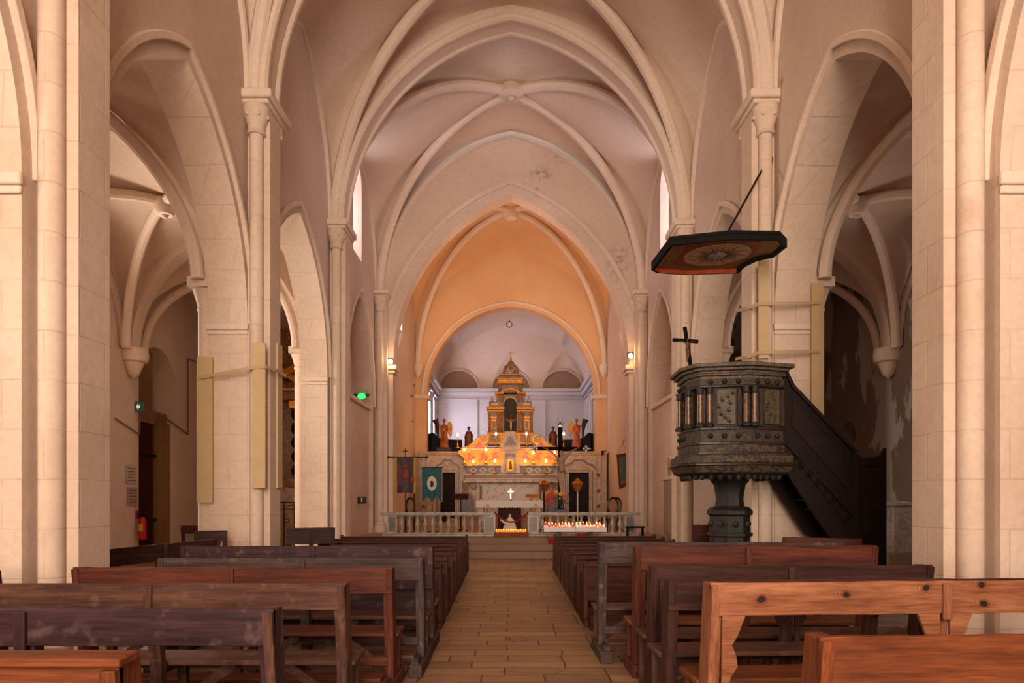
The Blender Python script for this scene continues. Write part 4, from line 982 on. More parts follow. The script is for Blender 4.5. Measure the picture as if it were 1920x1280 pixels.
tp('third_cornice',931,983,716,719,-.04,.5,TGD); tp('fluted_frieze',934,980,710.5,716,.0,.48,GLD); tp('frieze_top',932,982,708,710.5,-.03,.5,GLD2)
mb=MB()
for k in range(16): x=X(935.5+2.85*k,YT); mb.box(x,x+.02,-.015,.01,Z(715.5,YT)-zt0,Z(711,YT)-zt0)
mb.build('fluting',BZ,tw)
tp('drum',939,974,703,708,.03,.45,DMB); tp('drum_cornice',937,976,701,703,.0,.48,GLD2)
mb=MB(); r=X(972,YT); r=.32; z0=Z(701,YT)-zt0; mb.lathe([(r,z0),(r*1.03,z0+.12),(r*1.0,z0+.22),(r*.88,z0+.32),(r*.66,z0+.40),(r*.4,z0+.44)],(0,.24,0),20); mb.build('dome',marble('dome_marble','5a3424','b09880',scale=9,lo=.42,hi=.58),tw)
mb=MB(); mb.ring((0,-.075,z0+.22),.1,.02,'y',16,6); mb.build('dome_medallion_ring',AMB,tw); mb=MB(); mb.sph((0,-.07,z0+.22),.09,10,sc=(1,.3,1)); mb.build('dome_medallion',simple('grey_medallion','4c4a44',.5),tw)
mb=MB(); mb.lathe([(.16,z0+.38),(.15,z0+.44),(.12,z0+.52),(.04,z0+.58),(.03,z0+.66),(.05,z0+.69),(0,z0+.73)],(0,.24,0),14); mb.build('cupola',GLD,tw)
mb=MB(); mb.tube([(0,.24,z0+.7),(0,.24,z0+.98)],.012,6); mb.tube([(-.09,.24,z0+.88),(.09,.24,z0+.88)],.012,6); mb.build('finial_cross',GLD,tw)
ac=thing('altar_crucifix','pale crucifix standing in the dark niche of the tabernacle tower','crucifix',(0,27.3,Z(820,YT)))
mb=MB(); mb.tube([(0,0,0),(0,0,.95)],.02,6); mb.tube([(-.22,0,.72),(.22,0,.72)],.018,6); mb.lathe([(.1,0),(.06,.05),(.02,.1)],(0,0,0),10); mb.build('cross',GLD,ac)
mb=MB(); corpus(mb,(0,-.03,.6),.3,.05,.6); organic(mb,'corpus',simple('ivory','c0a078',.5),ac,.012)
# ---- altar lights
FL=simple('bulb_glow','ffb04a',emit=25); 
def lamp(px,py,Y,zb,lab,e=14):
    z=Z(py,Y); t=thing('altar_candlestick',lab,'candlestick',(X(px,Y),Y,zb),0,'candlesticks with lit bulbs on the high altar'); h=z-zb
    mb=MB(); mb.lathe([(.075,0),(.08,.02),(.03,.06),(.018,.12),(.03,.16),(.012,.2),(.012,h-.1),(.03,h-.08),(.014,h-.06),(.014,h-.04)],(0,0,0),10); mb.build('stem',BRA,t)
    mb=MB(); mb.lathe([(.0,h+.075),(.02,h+.05),(.042,h+.01),(.035,h-.03),(.014,h-.05)],(0,0,0),10); mb.build('bulb',FL,t)
    point('altar_bulb_light',(X(px,Y),Y-.12,z+.03),e*.7,(1,.50,.14),.05)
zA=Z(870.5,YA); zB=Z(839,YA); zC=Z(888,YA)
for px,py,Y,zb,lab,e in ((870,843,25.45,zA,'candlestick with lit bulb below the left end of the left scroll',16),(911,843,25.45,zA,'tall candlestick with the brightest bulb below the left volute',22),
  (887,865,25.5,zC,'candlestick with lit bulb on the lower shelf, leftmost',9),(928,864,25.5,zC,'candlestick with lit bulb on the lower shelf left of the central niche',9),
  (985,864,25.5,zC,'candlestick with lit bulb on the lower shelf right of the central niche',9),(1024,864,25.5,zC,'candlestick with lit bulb on the lower shelf, rightmost',9),
  (858,815,25.75,zB,'tall slim candlestick with lit bulb at the far left end of the altar',9),(930,813,25.9,zB,'candlestick with lit bulb before the tower, left side',16),
  (987,813,25.9,zB,'candlestick with lit bulb before the tower, right side',16),(1057,813,25.75,zB,'tall slim candlestick with lit bulb at the far right end of the altar',9),
  (1000,848,25.45,zA,'candlestick behind the silver tipped crucifix arm',16),(1040,848,25.45,zA,'candlestick behind the crucifix shaft on the upper shelf',10)):
    lamp(px,py,Y,zb,lab,e)
# ---- statues
def robe(mb,s,h=1.15,lean=0):
    mb.lathe([(.26*s,0),(.24*s,.1*s),(.2*s,.4*s),(.17*s,.75*s),(.19*s,.95*s),(.2*s,1.1*s),(.16*s,1.25*s),(.06*s,1.33*s)],(0,0,0),14,sy=.75)
    for k in range(9):
        a=k*2*PI/9; mb.tube([(.25*s*math.cos(a),.19*s*math.sin(a),0),(.17*s*math.cos(a+.2),.13*s*math.sin(a+.2),.7*s)],[.035*s,.02*s],6)
def head(mb,s,z,tilt=0):
    mb.tube([(0,0,z-.14*s),(tilt*.5,-.01*s,z-.05*s)],.05*s,8); mb.sph((tilt,-.02*s,z+.02*s),.095*s,10,sc=(.85,.95,1.2)); mb.sph((tilt,-.11*s,z+.01*s),.018*s,6)
    for q in (-1,1): mb.sph((tilt+q*.08*s,0,z+.01*s),.02*s,5)
def arm(mb,s,pts,r=.05): mb.tube([(a*s,b*s,c*s) for a,b,c in pts],[r*s,r*.85*s,r*.6*s][:len(pts)],8); a,b,c=pts[-1]; mb.sph((a*s,b*s,c*s),.04*s,6)
def angel(px,flip,lab):
    Y=27.6; t=thing('angel_statue',lab,'statue',(X(px,Y),Y,3.28+.28),0,'gilded winged angel statues'); s=.72
    q=-1 if flip else 1
    mb=MB(); robe(mb,s); head(mb,s,1.5*s); arm(mb,s,[(-.16*q,0,1.22),(-.3*q,-.05,1.25),(-.38*q,-.08,1.5)]); arm(mb,s,[(.16*q,0,1.2),(.2*q,-.15,1.0),(.05*q,-.2,1.12)])
    mb.tube([(.1*q*s,-.1*s,.9*s),(.02*s,-.2*s,.4*s),(-.15*q*s,-.15*s,.05)],[.1*s,.08*s,.06*s],8)
    organic(mb,'body',simple('gilt_orange_statue','cc7030',.45,metal=.2,col2='7a3a18',nscale=9),t,.014)
    mb=MB(); mb.sph((0,.02*s,1.55*s),.1*s,8,sc=(.95,1,1.05)); mb.build('hair',simple('brown_hair','4a2818'),t)
    WG=simple('golden_wing','c8862e',.45,metal=.3,noise=.3)
    for (w,sz) in ((1,1.0),(-1,.55)):
        mb=MB(); P0=[(.05,1.15),(.2,1.45),(.34,1.5),(.42,1.38),(.45,1.1),(.42,.8),(.34,.55),(.27,.75),(.16,.85)]
        mb.prism([(w*q*a*s*sz+ .0,(b-1.1)*sz*s+1.1*s) for a,b in P0],.1*s,.15*s,'y'); mb.build('wing',WG,t,bevel=.01)
    mb=MB(); pts=[(-.34*q*s,-.05,.5*s),(-.36*q*s,-.06,.9*s),(-.4*q*s,-.06,1.3*s),(-.5*q*s,-.06,1.58*s)]; mb.tube(pts,[.03,.05,.09,.13],10); mb.build('cornucopia',simple('dark_bronze','2e1c16',.5,metal=.3),t)
    mb=MB(); mb.box(-.28,.28,-.25,.2,-.28,0); mb.build('plinth',simple('dark_plinth','3a2018',.5),t,bevel=.01)
angel(833,False,'golden orange winged angel statue holding a dark horn, left of the altar'); angel(1081,True,'golden orange winged angel statue holding a dark horn, right of the altar')
def saint(px,lab,c1):
    Y=27.0; t=thing('saint_statue',lab,'statue',(X(px,Y),Y,3.28),0,'brown robed saint statues'); s=.66
    mb=MB(); robe(mb,s); head(mb,s,1.48*s); arm(mb,s,[(-.17,0,1.2),(-.24,-.08,.95),(-.08,-.22,.98)]); arm(mb,s,[(.17,0,1.2),(.26,-.1,1.0),(.1,-.22,.9)])
    organic(mb,'body',simple('statue_'+c1,c1,.6,noise=.4,nscale=10),t,.014)
    mb=MB(); mb.lathe([(.29*s,.05),(.25*s,.6*s),(.23*s,1.15*s),(.15*s,1.34*s),(.09*s,1.36*s)],(0,.02,0),14,a0=-.25*PI,a1=1.25*PI,sy=.85); mb.build('cloak',simple('dark_cloak','2c1c18',.7),t)
    mb=MB(); mb.sph((0,.0,1.55*s),.1*s,8,sc=(.9,.95,.9)); mb.build('hair',simple('dark_hair','1c1210'),t)
saint(879,'dark cloaked saint statue with tan robe between left angel and scroll','7a4a1e'); saint(1037,'brown robed saint statue behind the shaft of the large crucifix','6e3c1c')
# ---- modern altar table with cloth
YM=22.6; at=thing('altar_table','altar table with marble body and brown central block before the high altar','table',(0,YM,.5))
zc=Z(938,YM)-.5
mb=MB(); mb.box(X(895,YM),X(1016,YM),-.3,.45,zc-.07,zc-.012); mb.build('tabletop',WMB,at,bevel=.01)
mb=MB(); mb.box(X(934,YM),X(977,YM),-.22,.3,0,zc-.07); mb.build('central_block',wood('altar_block','4e2c22','36201a','z',.6),at)
for a in (897,1004):
    mb=MB(); mb.box(X(a,YM),X(a+10,YM),-.1,.3,0,zc-.07); mb.build('leg',WMB,at,bevel=.01)
CLO=simple('white_lace','e6dcd8',.9)
t=thing('altar_cloth','white cloth with scalloped lace edge draped over the altar table','cloth',(0,YM,.5+zc))
mb=MB(); x0,x1=X(893.5,YM),X(1018,YM); mb.box(x0,x1,-.34,.48,-.012,.002); mb.build('cloth_top',CLO,t)
mb=MB(); n=26; P0=[(x0,.0),(x1,.0)]; 
for k in range(n,-1,-1):
    u=x0+(x1-x0)*k/n; P0.append((u,-.20))
    if k: P0+= [(u-(x1-x0)/n*.25,-.235),(u-(x1-x0)/n*.5,-.25),(u-(x1-x0)/n*.75,-.235)]
mb.prism(P0,-.35,-.34,'y'); mb.build('lace_border',CLO,t)
for xx in (x0,x1): mb=MB(); mb.box(xx-.006,xx+.006,-.34,.48,-.25,0); mb.build('side_drop',CLO,t)
t=thing('standing_cross','gleaming brass cross standing on the white altar cloth','cross',(X(957.5,YM-.2),YM-.2,.5+zc+.004))
GLW=simple('bright_brass','f0c890',.15,metal=.6)
mb=MB(); mb.box(-.018,.018,-.012,.012,.05,.38); mb.box(-.095,.095,-.012,.012,.27,.31); mb.build('cross',GLW,t); mb=MB(); mb.lathe([(.06,0),(.05,.02),(.015,.05)],(0,0,0),12); mb.build('foot',BRA,t)
t=thing('missal_stand','golden bookrest on the right side of the altar cloth','bookstand',(X(997,YM),YM,.5+zc+.004))
mb=MB(); mb.add([(-.2,-.1,.10),(.2,-.1,.10),(.2,.06,.20),(-.2,.06,.20),(-.2,-.09,.09),(.2,-.09,.09),(.2,.07,.19),(-.2,.07,.19)],[(0,1,2,3),(4,5,6,7),(0,1,5,4),(2,3,7,6),(0,3,7,4),(1,2,6,5)]); mb.build('rest',GLD,t); mb=MB(); mb.lathe([(.09,0),(.03,.04),(.03,.14)],(0,0,0),10); mb.build('foot',GLD,t)
for px,lab in ((902,'short brass candle holder at the left end of the altar cloth'),(1011,'short brass candle holder at the right end of the altar cloth')):
    t=thing('candle_holder',lab,'candle holder',(X(px,YM),YM,.5+zc+.004)); mb=MB(); mb.lathe([(.04,0),(.04,.03),(.015,.06),(.02,.1)],(0,0,0),10); mb.build('holder',BRA,t); mb=MB(); mb.tube([(0,0,.1),(0,0,.26)],.014,8); mb.build('candle',simple('amber_candle','c07828',.5),t)
# ---- pieta
YPi=20.6; t=thing('pieta_statue','white statue of a seated veiled mother holding her son, below the altar','statue',(X(956,YPi),YPi,.5)); s=.5
mb=MB(); mb.lathe([(.33,0),(.34,.1),(.28,.3),(.2,.42),(.13,.55),(.12,.62)],(0,0,0),16,sy=.8)
mb.lathe([(.14,.56),(.11,.64),(.07,.68),(.05,.70)],(0,0,0),12); mb.sph((0,-.02,.76),.06,10,sc=(.85,1,1.15)); mb.sph((0,-.085,.75),.012,5)
mb.tube([(-.34,-.1,.50),(-.18,-.2,.42),(.02,-.22,.36),(.2,-.2,.38),(.26,-.2,.2),(.25,-.2,.05)],[.05,.075,.08,.06,.045,.035],10); mb.sph((-.4,-.1,.55),.055,8)
mb.tube([(-.13,0,.56),(-.2,-.12,.42),(-.3,-.14,.45)],[.05,.045,.03],8); mb.tube([(.12,0,.56),(.2,-.1,.46),(.28,-.12,.48)],[.05,.04,.03],8)
for k in range(7): mb.tube([(-.25+.08*k,-.22,.32-.02*abs(3-k)),(-.28+.095*k,-.27,0)],[.03,.035],6)
mb.xf(Matrix.Scale(.66,4)); organic(mb,'statue',WHM,t,.009)
# ---- balustrade
YB=18.3; zb=.5; ht=Z(960,YB)-.5
def balus(x0,x1,lab,posts):
    t=thing('communion_rail',lab,'balustrade',((x0+x1)/2,YB,.5),0,'grey marble communion rail'); c=(x0+x1)/2
    mb=MB(); mb.box(x0-c-.06,x1-c+.06,-.16,.16,ht-.045,ht); mb.box(x0-c-.03,x1-c+.03,-.12,.12,ht-.085,ht-.045); mb.build('handrail',GMB,t,bevel=.012)
    mb=MB(); mb.box(x0-c,x1-c,-.15,.15,0,.06); mb.box(x0-c,x1-c,-.12,.12,.06,.1); mb.build('plinth',GMB,t,bevel=.01)
    for a,b in posts:
        mb=MB(); mb.box(a-c,b-c,-.11,.11,.1,ht-.085); p=mb.build('post',GMB,t,bevel=.006); mb=MB(); mb.box(a-c+.045,b-c-.045,-.118,-.1,.13,ht-.12); mb.build('mottled_panel',MOT,p)
    a=posts[0][1]; b=posts[1][0]; n=round((b-a)/.215)
    pr=[(.055,.1),(.055,.15),(.035,.17),(.03,.2),(.065,.28),(.07,.33),(.045,.4),(.028,.46),(.03,.49),(.05,.51),(.055,ht-.085)]
    H=ht-.085
    first=None
    for k in range(n):
        x=a+(b-a)*(k+.5)/n-c
        if first is None:
            mb=MB(); mb.lathe([(r,.1+(z-.1)*(H-.1)/(pr[-1][1]-.1)) for r,z in pr],(0,0,0),12); first=mb.build('baluster',GMB,t,loc=(x,0,0))
        else: q=first.copy(); C.objects.link(q); q.parent=t; q.location=(x,0,0)
    return t
balus(X(718,YB),X(929,YB),'grey marble communion rail with balusters left of the candlelit opening',[(X(727,YB),X(746,YB)),(X(907,YB),X(929,YB))])
balus(X(989,YB),X(1196,YB),'grey marble communion rail with balusters behind the red candle racks',[(X(989,YB),X(1010,YB)),(X(1170,YB),X(1190,YB))])
for px,lab in ((914,'brass rope hook on the rail end left of the opening'),(1004,'brass rope hook on the rail end right of the opening')):
    t=thing('rope_post',lab,'hook',(X(px,YB),YB,.5+ht+.002)); mb=MB(); mb.tube([(0,0,0),(0,0,.13)],.018,8); mb.lathe([(.035,0),(.03,.015),(.018,.02)],(0,0,0),10); mb.build('post',BRA,t)
    mb=MB(); mb.ring((0,-.0,.17),.035,.011,'y',12,6,-.2*PI,1.2*PI); mb.build('hook',BRA,t)
x0,x1=X(928,18.15),X(990,18.15); o_=Vector((0,18.12,1.1)); mb=MB(); mb.tube([(x0+(x1-x0)*k/20,18.12-o_.y,(Z(960,18.15)-.26*(1-(2*k/20-1)**2))-o_.z-.0) for k in range(21)],.022,8)
tag(mb.build('velvet_rope',simple('red_velvet','6e1414',.8),loc=tuple(o_)),'dark red velvet rope hanging across the opening of the marble rail','rope')
tag(MB().box(X(927,18.0),X(991,18.0),-.25,.2,0,.13).build('wooden_step',wood('step_wood','9a6436','6c4020','x'),loc=(0,18.0,.5),bevel=.01),'pale wooden platform carrying the row of small lit candles','platform')
# votive candles
RG=simple('red_votive_glass','c82414',.25,emit=.9); AG=simple('amber_votive_glass','ff6a1c',.3,emit=1.6); WG_=simple('white_votive_cup','f0d0b8',.4,emit=.2); FLM=simple('candle_flame','ffb050',emit=9)
def votive(g,lab,grp):
    t=thing('votive_candle',lab,'candle',(0,0,0),0,grp)
    mb=MB(); mb.lathe([(.018,0),(.023,.005),(.026,.05),(.024,.055)],(0,0,0),9); mb.build('cup',g,t)
    mb=MB(); mb.lathe([(.002,.05),(.008,.058),(.006,.068),(.0,.085)],(0,0,0),7); mb.build('flame',FLM,t); return t
v0=votive(AG,'small amber lit candle in the row on the wooden platform','row of votive candles in the rail opening')
for k in range(18):
    r=v0 if k==0 else dup(v0); r.location=(X(931+3.2*k,17.9),17.86+.03*((k*7)%3),.632)
def rack(px0,px1,lab):
    Y=16.72; cx=(X(px0,Y)+X(px1,Y))/2; w=X(px1,Y)-X(px0,Y); zt_=Z(986,Y); t=thing('candle_rack',lab,'candle rack',(cx,Y,0),0,'metal racks of votive candles')
    mt=simple('white_enamel_tray','d8ccd0',.4); ms=simple('blue_grey_stand','2c3440',.5)
    mb=MB(); 
    for k in range(4): mb.box(-w/2,w/2,-.16+.08*k,-.08+.08*k,zt_-.09,zt_-.06+.028*k)
    mb.box(-w/2-.01,w/2+.01,-.175,-.16,zt_-.13,zt_-.03); mb.build('tray',mt,t)
    mb=MB(); mb.box(-.06,.06,-.05,.05,.02,zt_-.09); mb.build('stand',ms,t); mb=MB(); mb.box(-.2,.2,-.15,.15,0,.02); mb.build('foot',ms,t)
    return cx,w,Y,zt_
i=0; vr=None; vw=None
for (a,b,lab) in ((1020,1077,'white tray rack of red votive candles, the left one, before the rail'),(1079,1135,'white tray rack of red votive candles, the right one, before the rail')):
    cx,w,Y,zt_=rack(a,b,lab); pos=[(r,c) for r in range(4) for c in range(9)]
    random.shuffle(pos)
    for (r,c) in pos[:24]:
        rd=random.random()<.6; g='red votive candles on the racks' if rd else 'pale votive candles on the racks'
        if rd:
            if vr is None: vr=votive(RG,'small red glass votive candle burning on a white rack',g); q=vr
            else: q=dup(vr)
        else:
            if vw is None: vw=votive(WG_,'small pale glass votive candle burning on a white rack',g); q=vw
            else: q=dup(vw)
        q.location=(cx-w/2+w*(c+.5)/9,Y-.12+.08*r,zt_-.058+.028*r)
    point('votive_glow',(cx,Y-.05,zt_+.25),2,(1,.5,.25),.15)
point('votive_row_glow',(0,17.75,.95),.6,(1,.45,.18),.15)
# red bins and box
tag(MB().lathe([(.08,0),(.09,.02),(.10,.16),(.09,.17)],(0,0,0),16).build('red_bucket',simple('red_plastic','a01818',.4),loc=(X(1035,17.45),17.44,.342)),'small red bucket on the altar steps below the left candle rack','bucket')
tag(MB().box(-.19,.19,-.1,.1,0,.10).build('red_candle_box',simple('red_plastic','a01818',.4),loc=(X(1095,18.0),17.9,.5),bevel=.01),'flat red box on the step behind the right candle rack','box')
t=thing('low_stool','small black wooden stool at the right end of the communion rail','stool',(X(1190,17.9),17.85,.5))
MB().box(-.24,.24,-.13,.13,.24,.28).build('seat',BWD,t,bevel=.008)
for q in (-1,1):
    MB().box(q*.18,q*.21,-.1,.1,0,.24).build('leg',BWD,t)
# ---- large crucifix on the rail
YC=18.3; t=thing('crucifix','tall black crucifix with silver trefoil tips and pale carved figure','crucifix',(X(1050.5,YC),YC,.5+ht+.002)); zb_=.5+ht; hC=Z(795,YC)-zb_; za=Z(841,YC)-zb_
mb=MB(); mb.box(-.16,.16,-.10,.10,0,.085); mb.box(-.13,-.07,-.06,.06,.085,.15); mb.build('base',simple('dark_blue_base','10141c',.4),t,bevel=.01)
mb=MB(); mb.beam((0,.0,.08),(0,.0,hC),.115,.05,up=(0,1,0)); mb.beam((-.62,0,za),(.62,0,za),.10,.05,up=(0,1,0)); mb.build('cross_beams',BWD,t,bevel=.006)
for c,nm in (((-.69,0,za),0),((.69,0,za),0),((0,0,hC+.04),1)):
    mb=MB(); x,_,z=c
    for a in range(4): mb.sph((x+.055*math.cos(a*PI/2),-.02,z+.055*math.sin(a*PI/2)),.042,8,sc=(1,.6,1))
    mb.sph((x,-.04,z),.03,8); q=1 if x>0 else -1
    if nm: mb.prism([(x-.06,z),(x,z+.13),(x+.06,z)],-.03,.0,'y')
    else: mb.prism([(x,z-.04),(x+q*.14,z),(x,z+.04)],-.03,.0,'y')
    mb.build('silver_tip',SIL,t)
mb=MB(); corpus(mb,(.0,-.09,Z(865,YC)-zb_),.66,.32,.62)
for i,v in enumerate(mb.v): mb.v[i]=(v[0]+.02,v[1]*.9,v[2])
cp=organic(mb,'corpus',simple('aged_ivory_paint','a08468',.5,noise=.3,nscale=14),t,.012)
mb=MB(); zz=Z(865,YC)-zb_-.23; mb.lathe([(.095,-.09),(.105,0),(.09,.07)],(.02,-.075,zz),12,sy=.75); mb.tube([(.10,-.08,zz),(.15,-.08,zz-.12)],[.03,.015],6); mb.build('loincloth',simple('tan_cloth','7a5028',.7),cp)
mb=MB(); mb.box(-.05,.05,-.045,-.025,hC-.09,hC-.03); mb.build('name_plate',SIL,t)
# ---- flowers
FX,FY=X(1047,17.95),18.12
t=thing('flower_arrangement','bouquet of red, yellow and pink flowers in a glass vase on the rail','flowers',(X(1054,FY),18.19-.0,zb_+.09))
mb=MB(); mb.lathe([(.05,0),(.06,.02),(.045,.1),(.055,.17),(.05,.17),(.04,.1)],(0,-.0,0),14); mb.build('vase',simple('dark_glass','28282c',.1,spec=.8),t)
random.seed(3)
fl=[(1028,930,'c22818',.075),(1035,925,'c83018',.07),(1026,937,'b02418',.06),(1033,940,'c83020',.06),(1039,934,'a81c14',.05),(1043,922,'d8a020',.06),(1051,926,'d8a824',.055),(1050,934,'c89020',.04),(1062,925,'c8702a',.04),(1060,934,'a85468',.06),(1064,930,'b46878',.045),(1057,940,'7c3c50',.04)]
for k,(px,py,c,r) in enumerate(fl):
    x=X(px,FY)-X(1054,FY); z=Z(py,FY)-(zb_+.09); mb=MB(); y=-.08+.05*((k*5)%3)
    for j in range(7):
        a=j*2*PI/7; mb.sph((x+r*.55*math.cos(a),y-.01*(j%2),z+r*.55*math.sin(a)),r*.5,7,sc=(1,.6,1))
    mb.sph((x,y-.03,z),r*.35,7); mb.build('flower',simple('petal_'+c,c,.6),t)
    mb=MB(); mb.tube([(0,0,.1),(x*.5,y*.6,z*.6),(x,y+.02,z)],.006,5); mb.build('stem',simple('leaf_green','2c3a22',.6),t)
mb=MB()
for k in range(26):
    a=random.uniform(0,2*PI); r=random.uniform(.05,.26); z=random.uniform(.12,.34); x,y=r*math.cos(a),.02+.10*math.sin(a)
    dx,dz=random.uniform(-.04,.04),random.uniform(.03,.08); mb.add([(x,y,z-.0),(x+dx+.02,y-.01,z+dz*.5),(x+dx*2,y,z+dz),(x+dx-.02,y+.01,z+dz*.5)],[(0,1,2),(0,2,3)])
mb.build('foliage',simple('leaf_green','2c3a22',.6),t)
# ---- processional lanterns, banners, lectern, chairs
def lantern(px,py0,py1,Y,lab,c):
    t=thing('processional_lantern',lab,'lantern',(X(px,Y),Y,.5)); z0=Z(py1,Y)-.5; z1=Z(py0,Y)-.5; w=.17
    mb=MB(); mb.tube([(0,0,0.02),(0,0,z0)],.022,8); mb.lathe([(.14,0),(.12,.03),(.02,.06)],(0,0,0),12); mb.build('pole',c,t)
    mb=MB(); h=z1-z0; mb.lathe([(.03,z0),(.09,z0+h*.1),(.17,z0+h*.55),(.19,z0+h*.6),(.12,z0+h*.72),(.08,z0+h*.78),(.09,z0+h*.83),(.03,z0+h*.92),(0,z0+h)],(0,0,0),8); mb.build('lantern_head',GLD2 if c is not BWD else GLD,t)
lantern(1083,895,922,21.6,'golden lantern on a white pole before the right screen door',simple('white_pole','d8c8b4',.5))
lantern(1020,898,922,22.0,'bronze glass lantern on a dark pole at the right end of the altar',BWD)
Yl=21.4; t=thing('lectern','thin metal lectern with brown sloping book plate left of the altar','lectern',(X(864,Yl),Yl,.5)); z=Z(937,Yl)-.5
mb=MB(); mb.beam((-.24,0,z+.1),(.24,0,z+.1),.2,.025,up=(0,1,.5)); mb.build('book_plate',wood('lectern_wood','5a3426','3a2018','x'),t); mb=MB(); mb.tube([(0,.03,.02),(0,.03,z+.05)],.018,8); mb.build('stem',BWD,t); mb=MB(); mb.box(-.2,.2,-.15,.2,0,.025); mb.build('foot',BWD,t)
def cloth(mb,pts,y,amp=.03,wl=.22,th=.008,nx=24,z_top=0,bot=None,x0=0,x1=1):
    vs=[];n=nx;rows=14
    for s_ in (0,1):
        for j in range(rows+1):
            for i in range(n+1):
                u=x0+(x1-x0)*i/n; zb2=bot(i/n); z=z_top+(zb2-z_top)*j/rows; vs.append((u,y+s_*th+amp*math.sin(u/wl*2*PI)*(j/rows),z))
    m=(rows+1)*(n+1); fs=[(s_*m+j*(n+1)+i,s_*m+j*(n+1)+i+1,s_*m+(j+1)*(n+1)+i+1,s_*m+(j+1)*(n+1)+i) for s_ in (0,1) for j in range(rows) for i in range(n)]
    mb.add(vs,fs)
# purple painted banner
Yp=20.0; t=thing('painted_banner','dark purple red painted banner with yellow fringe on a pole left','banner',(X(760,Yp),Yp,.5)); zt_=Z(857,Yp)-.5; zb2=Z(924,Yp)-.5; hw=X(779,Yp)-X(760,Yp)
m,tt,b=nt('banner_painting'); tc=node(tt,'ShaderNodeTexCoord'); n_=node(tt,'ShaderNodeTexNoise'); n_.inputs['Scale'].default_value=3.2; n_.inputs['Detail'].default_value=5; tt.links.new(tc.outputs['Object'],n_.inputs['Vector'])
c=mix(tt,ramp(tt,n_.outputs['Fac'],.48,BW[0],.66,BW[1]),hexc('2c1a28')+(1,),hexc('7a3020')+(1,)); tt.links.new(c,b.inputs['Base Color']); b.inputs['Roughness'].default_value=.6
mb=MB(); cloth(mb,None,0,.006,.3,z_top=zt_,bot=lambda f:zb2,x0=-hw+.05,x1=hw-.05); mb.build('painted_cloth',m,t)
for a,b_ in ((-hw,-hw+.05),(hw-.05,hw)): MB().box(a,b_,-.005,.012,zb2-.01,zt_).build('yellow_fringe',simple('yellow_fringe','c8961c',.7,noise=.3,nscale=60),t)
mb=MB(); mb.tube([(X(728,Yp)-X(760,Yp),.02,zt_+.0),(X(800,Yp)-X(760,Yp),.02,zt_+.0)],.018,8)
for q in (728.,800.): mb.sph((X(q,Yp)-X(760,Yp),.02,zt_),.03,8,sc=(1.8,1,1))
mb.build('crossbar',BRW,t); mb=MB(); mb.tube([(0,.04,0),(0,.04,zt_+.05)],.018,8); mb.build('pole',BRW,t)
mb=MB(); mb.box(-.012,.012,.01,.03,zt_,zt_+.28); mb.box(-.08,.08,.01,.03,zt_+.17,zt_+.195); mb.build('top_cross',IRON,t); MB().box(-.2,.2,-.12,.2,0,.04).build('foot',BRW,t)
mb=MB(); mb.sph((0,-.02,zt_-.28),.07,8,sc=(1,.3,1.2)); mb.lathe([(.13,zt_-.62),(.09,zt_-.42),(.05,zt_-.34)],(0,-.01,0),10,sy=.25); mb.sph((.2,-.01,zt_-.65),.09,8,sc=(.8,.3,1.6)); mb.build('painted_figure',simple('banner_figure_red','8a3426',.6,noise=.4,nscale=9),t)
# blue banner
Yb_=20.6; t=thing('blue_banner','teal blue banner with white oval emblem and scalloped lower edge','banner',(X(810,Yb_),Yb_,.5)); zt_=Z(877,Yb_)-.5; hw=X(829,Yb_)-X(810,Yb_); zm=Z(940,Yb_)-.5
def sca(f):
    f=f*2-1; a=abs(f)
    return zm+ (.0 if a>.95 else 0)+ (.0 if 0 else 0)+ ((.19*(1-abs((a-.42)/.42)) if a<.84 else .0) if a>.0 else 0) - .06*(1-a) 
TEAL=simple('teal_cloth','2c6068',.75,noise=.15,nscale=6)
mb=MB(); cloth(mb,None,0,.022,.17,z_top=zt_,bot=sca,x0=-hw,x1=hw,nx=60); mb.build('cloth',TEAL,t)
for q in (-1,1): MB().box(q*hw-.008,q*hw+.008,-.02,.02,zm,zt_).build('gold_trim',simple('gold_trim','a8804a',.6),t)
mb=MB(); mb.tube([(-hw+2*hw*k/60,-.022*math.sin((-hw+2*hw*k/60)/.17*2*PI)*-1,sca(k/60)) for k in range(61)],.012,5); mb.build('scalloped_trim',simple('gold_trim','a8804a',.6),t)
mb=MB(); mb.lathe([(0,0),(.145,0),(.145,.006)],(0,0,0),28); mb.xf(Matrix.Translation((0,-.03,Z(906,Yb_)-.5))@Matrix.Scale(1.5,4,(0,0,1))@Matrix.Rotation(PI/2,4,'X')); mb.build('white_oval',simple('white_oval','d8c8b0',.7),t)
mb=MB(); z=Z(906,Yb_)-.5; mb.tube([(0,-.045,z-.09),(0,-.045,z+.03)],[.05,.03],8); mb.sph((0,-.045,z+.06),.03,8); mb.tube([(-.06,-.045,z+.02),(.06,-.045,z+.02)],.016,6); mb.tube([(-.03,-.045,z-.1),(.05,-.045,z-.02)],.016,6); mb.build('dark_emblem',simple('dark_blue_emblem','2a2238',.7),t)
mb=MB(); mb.tube([(-hw-.04,.02,zt_+.01),(hw+.04,.02,zt_+.01)],.014,8); mb.build('crossbar',BRW,t); mb=MB(); mb.tube([(0,.05,0),(0,.05,zt_+.05)],.016,8); mb.build('pole',BRW,t); MB().box(-.2,.2,-.12,.2,0,.04).build('foot',BRW,t)
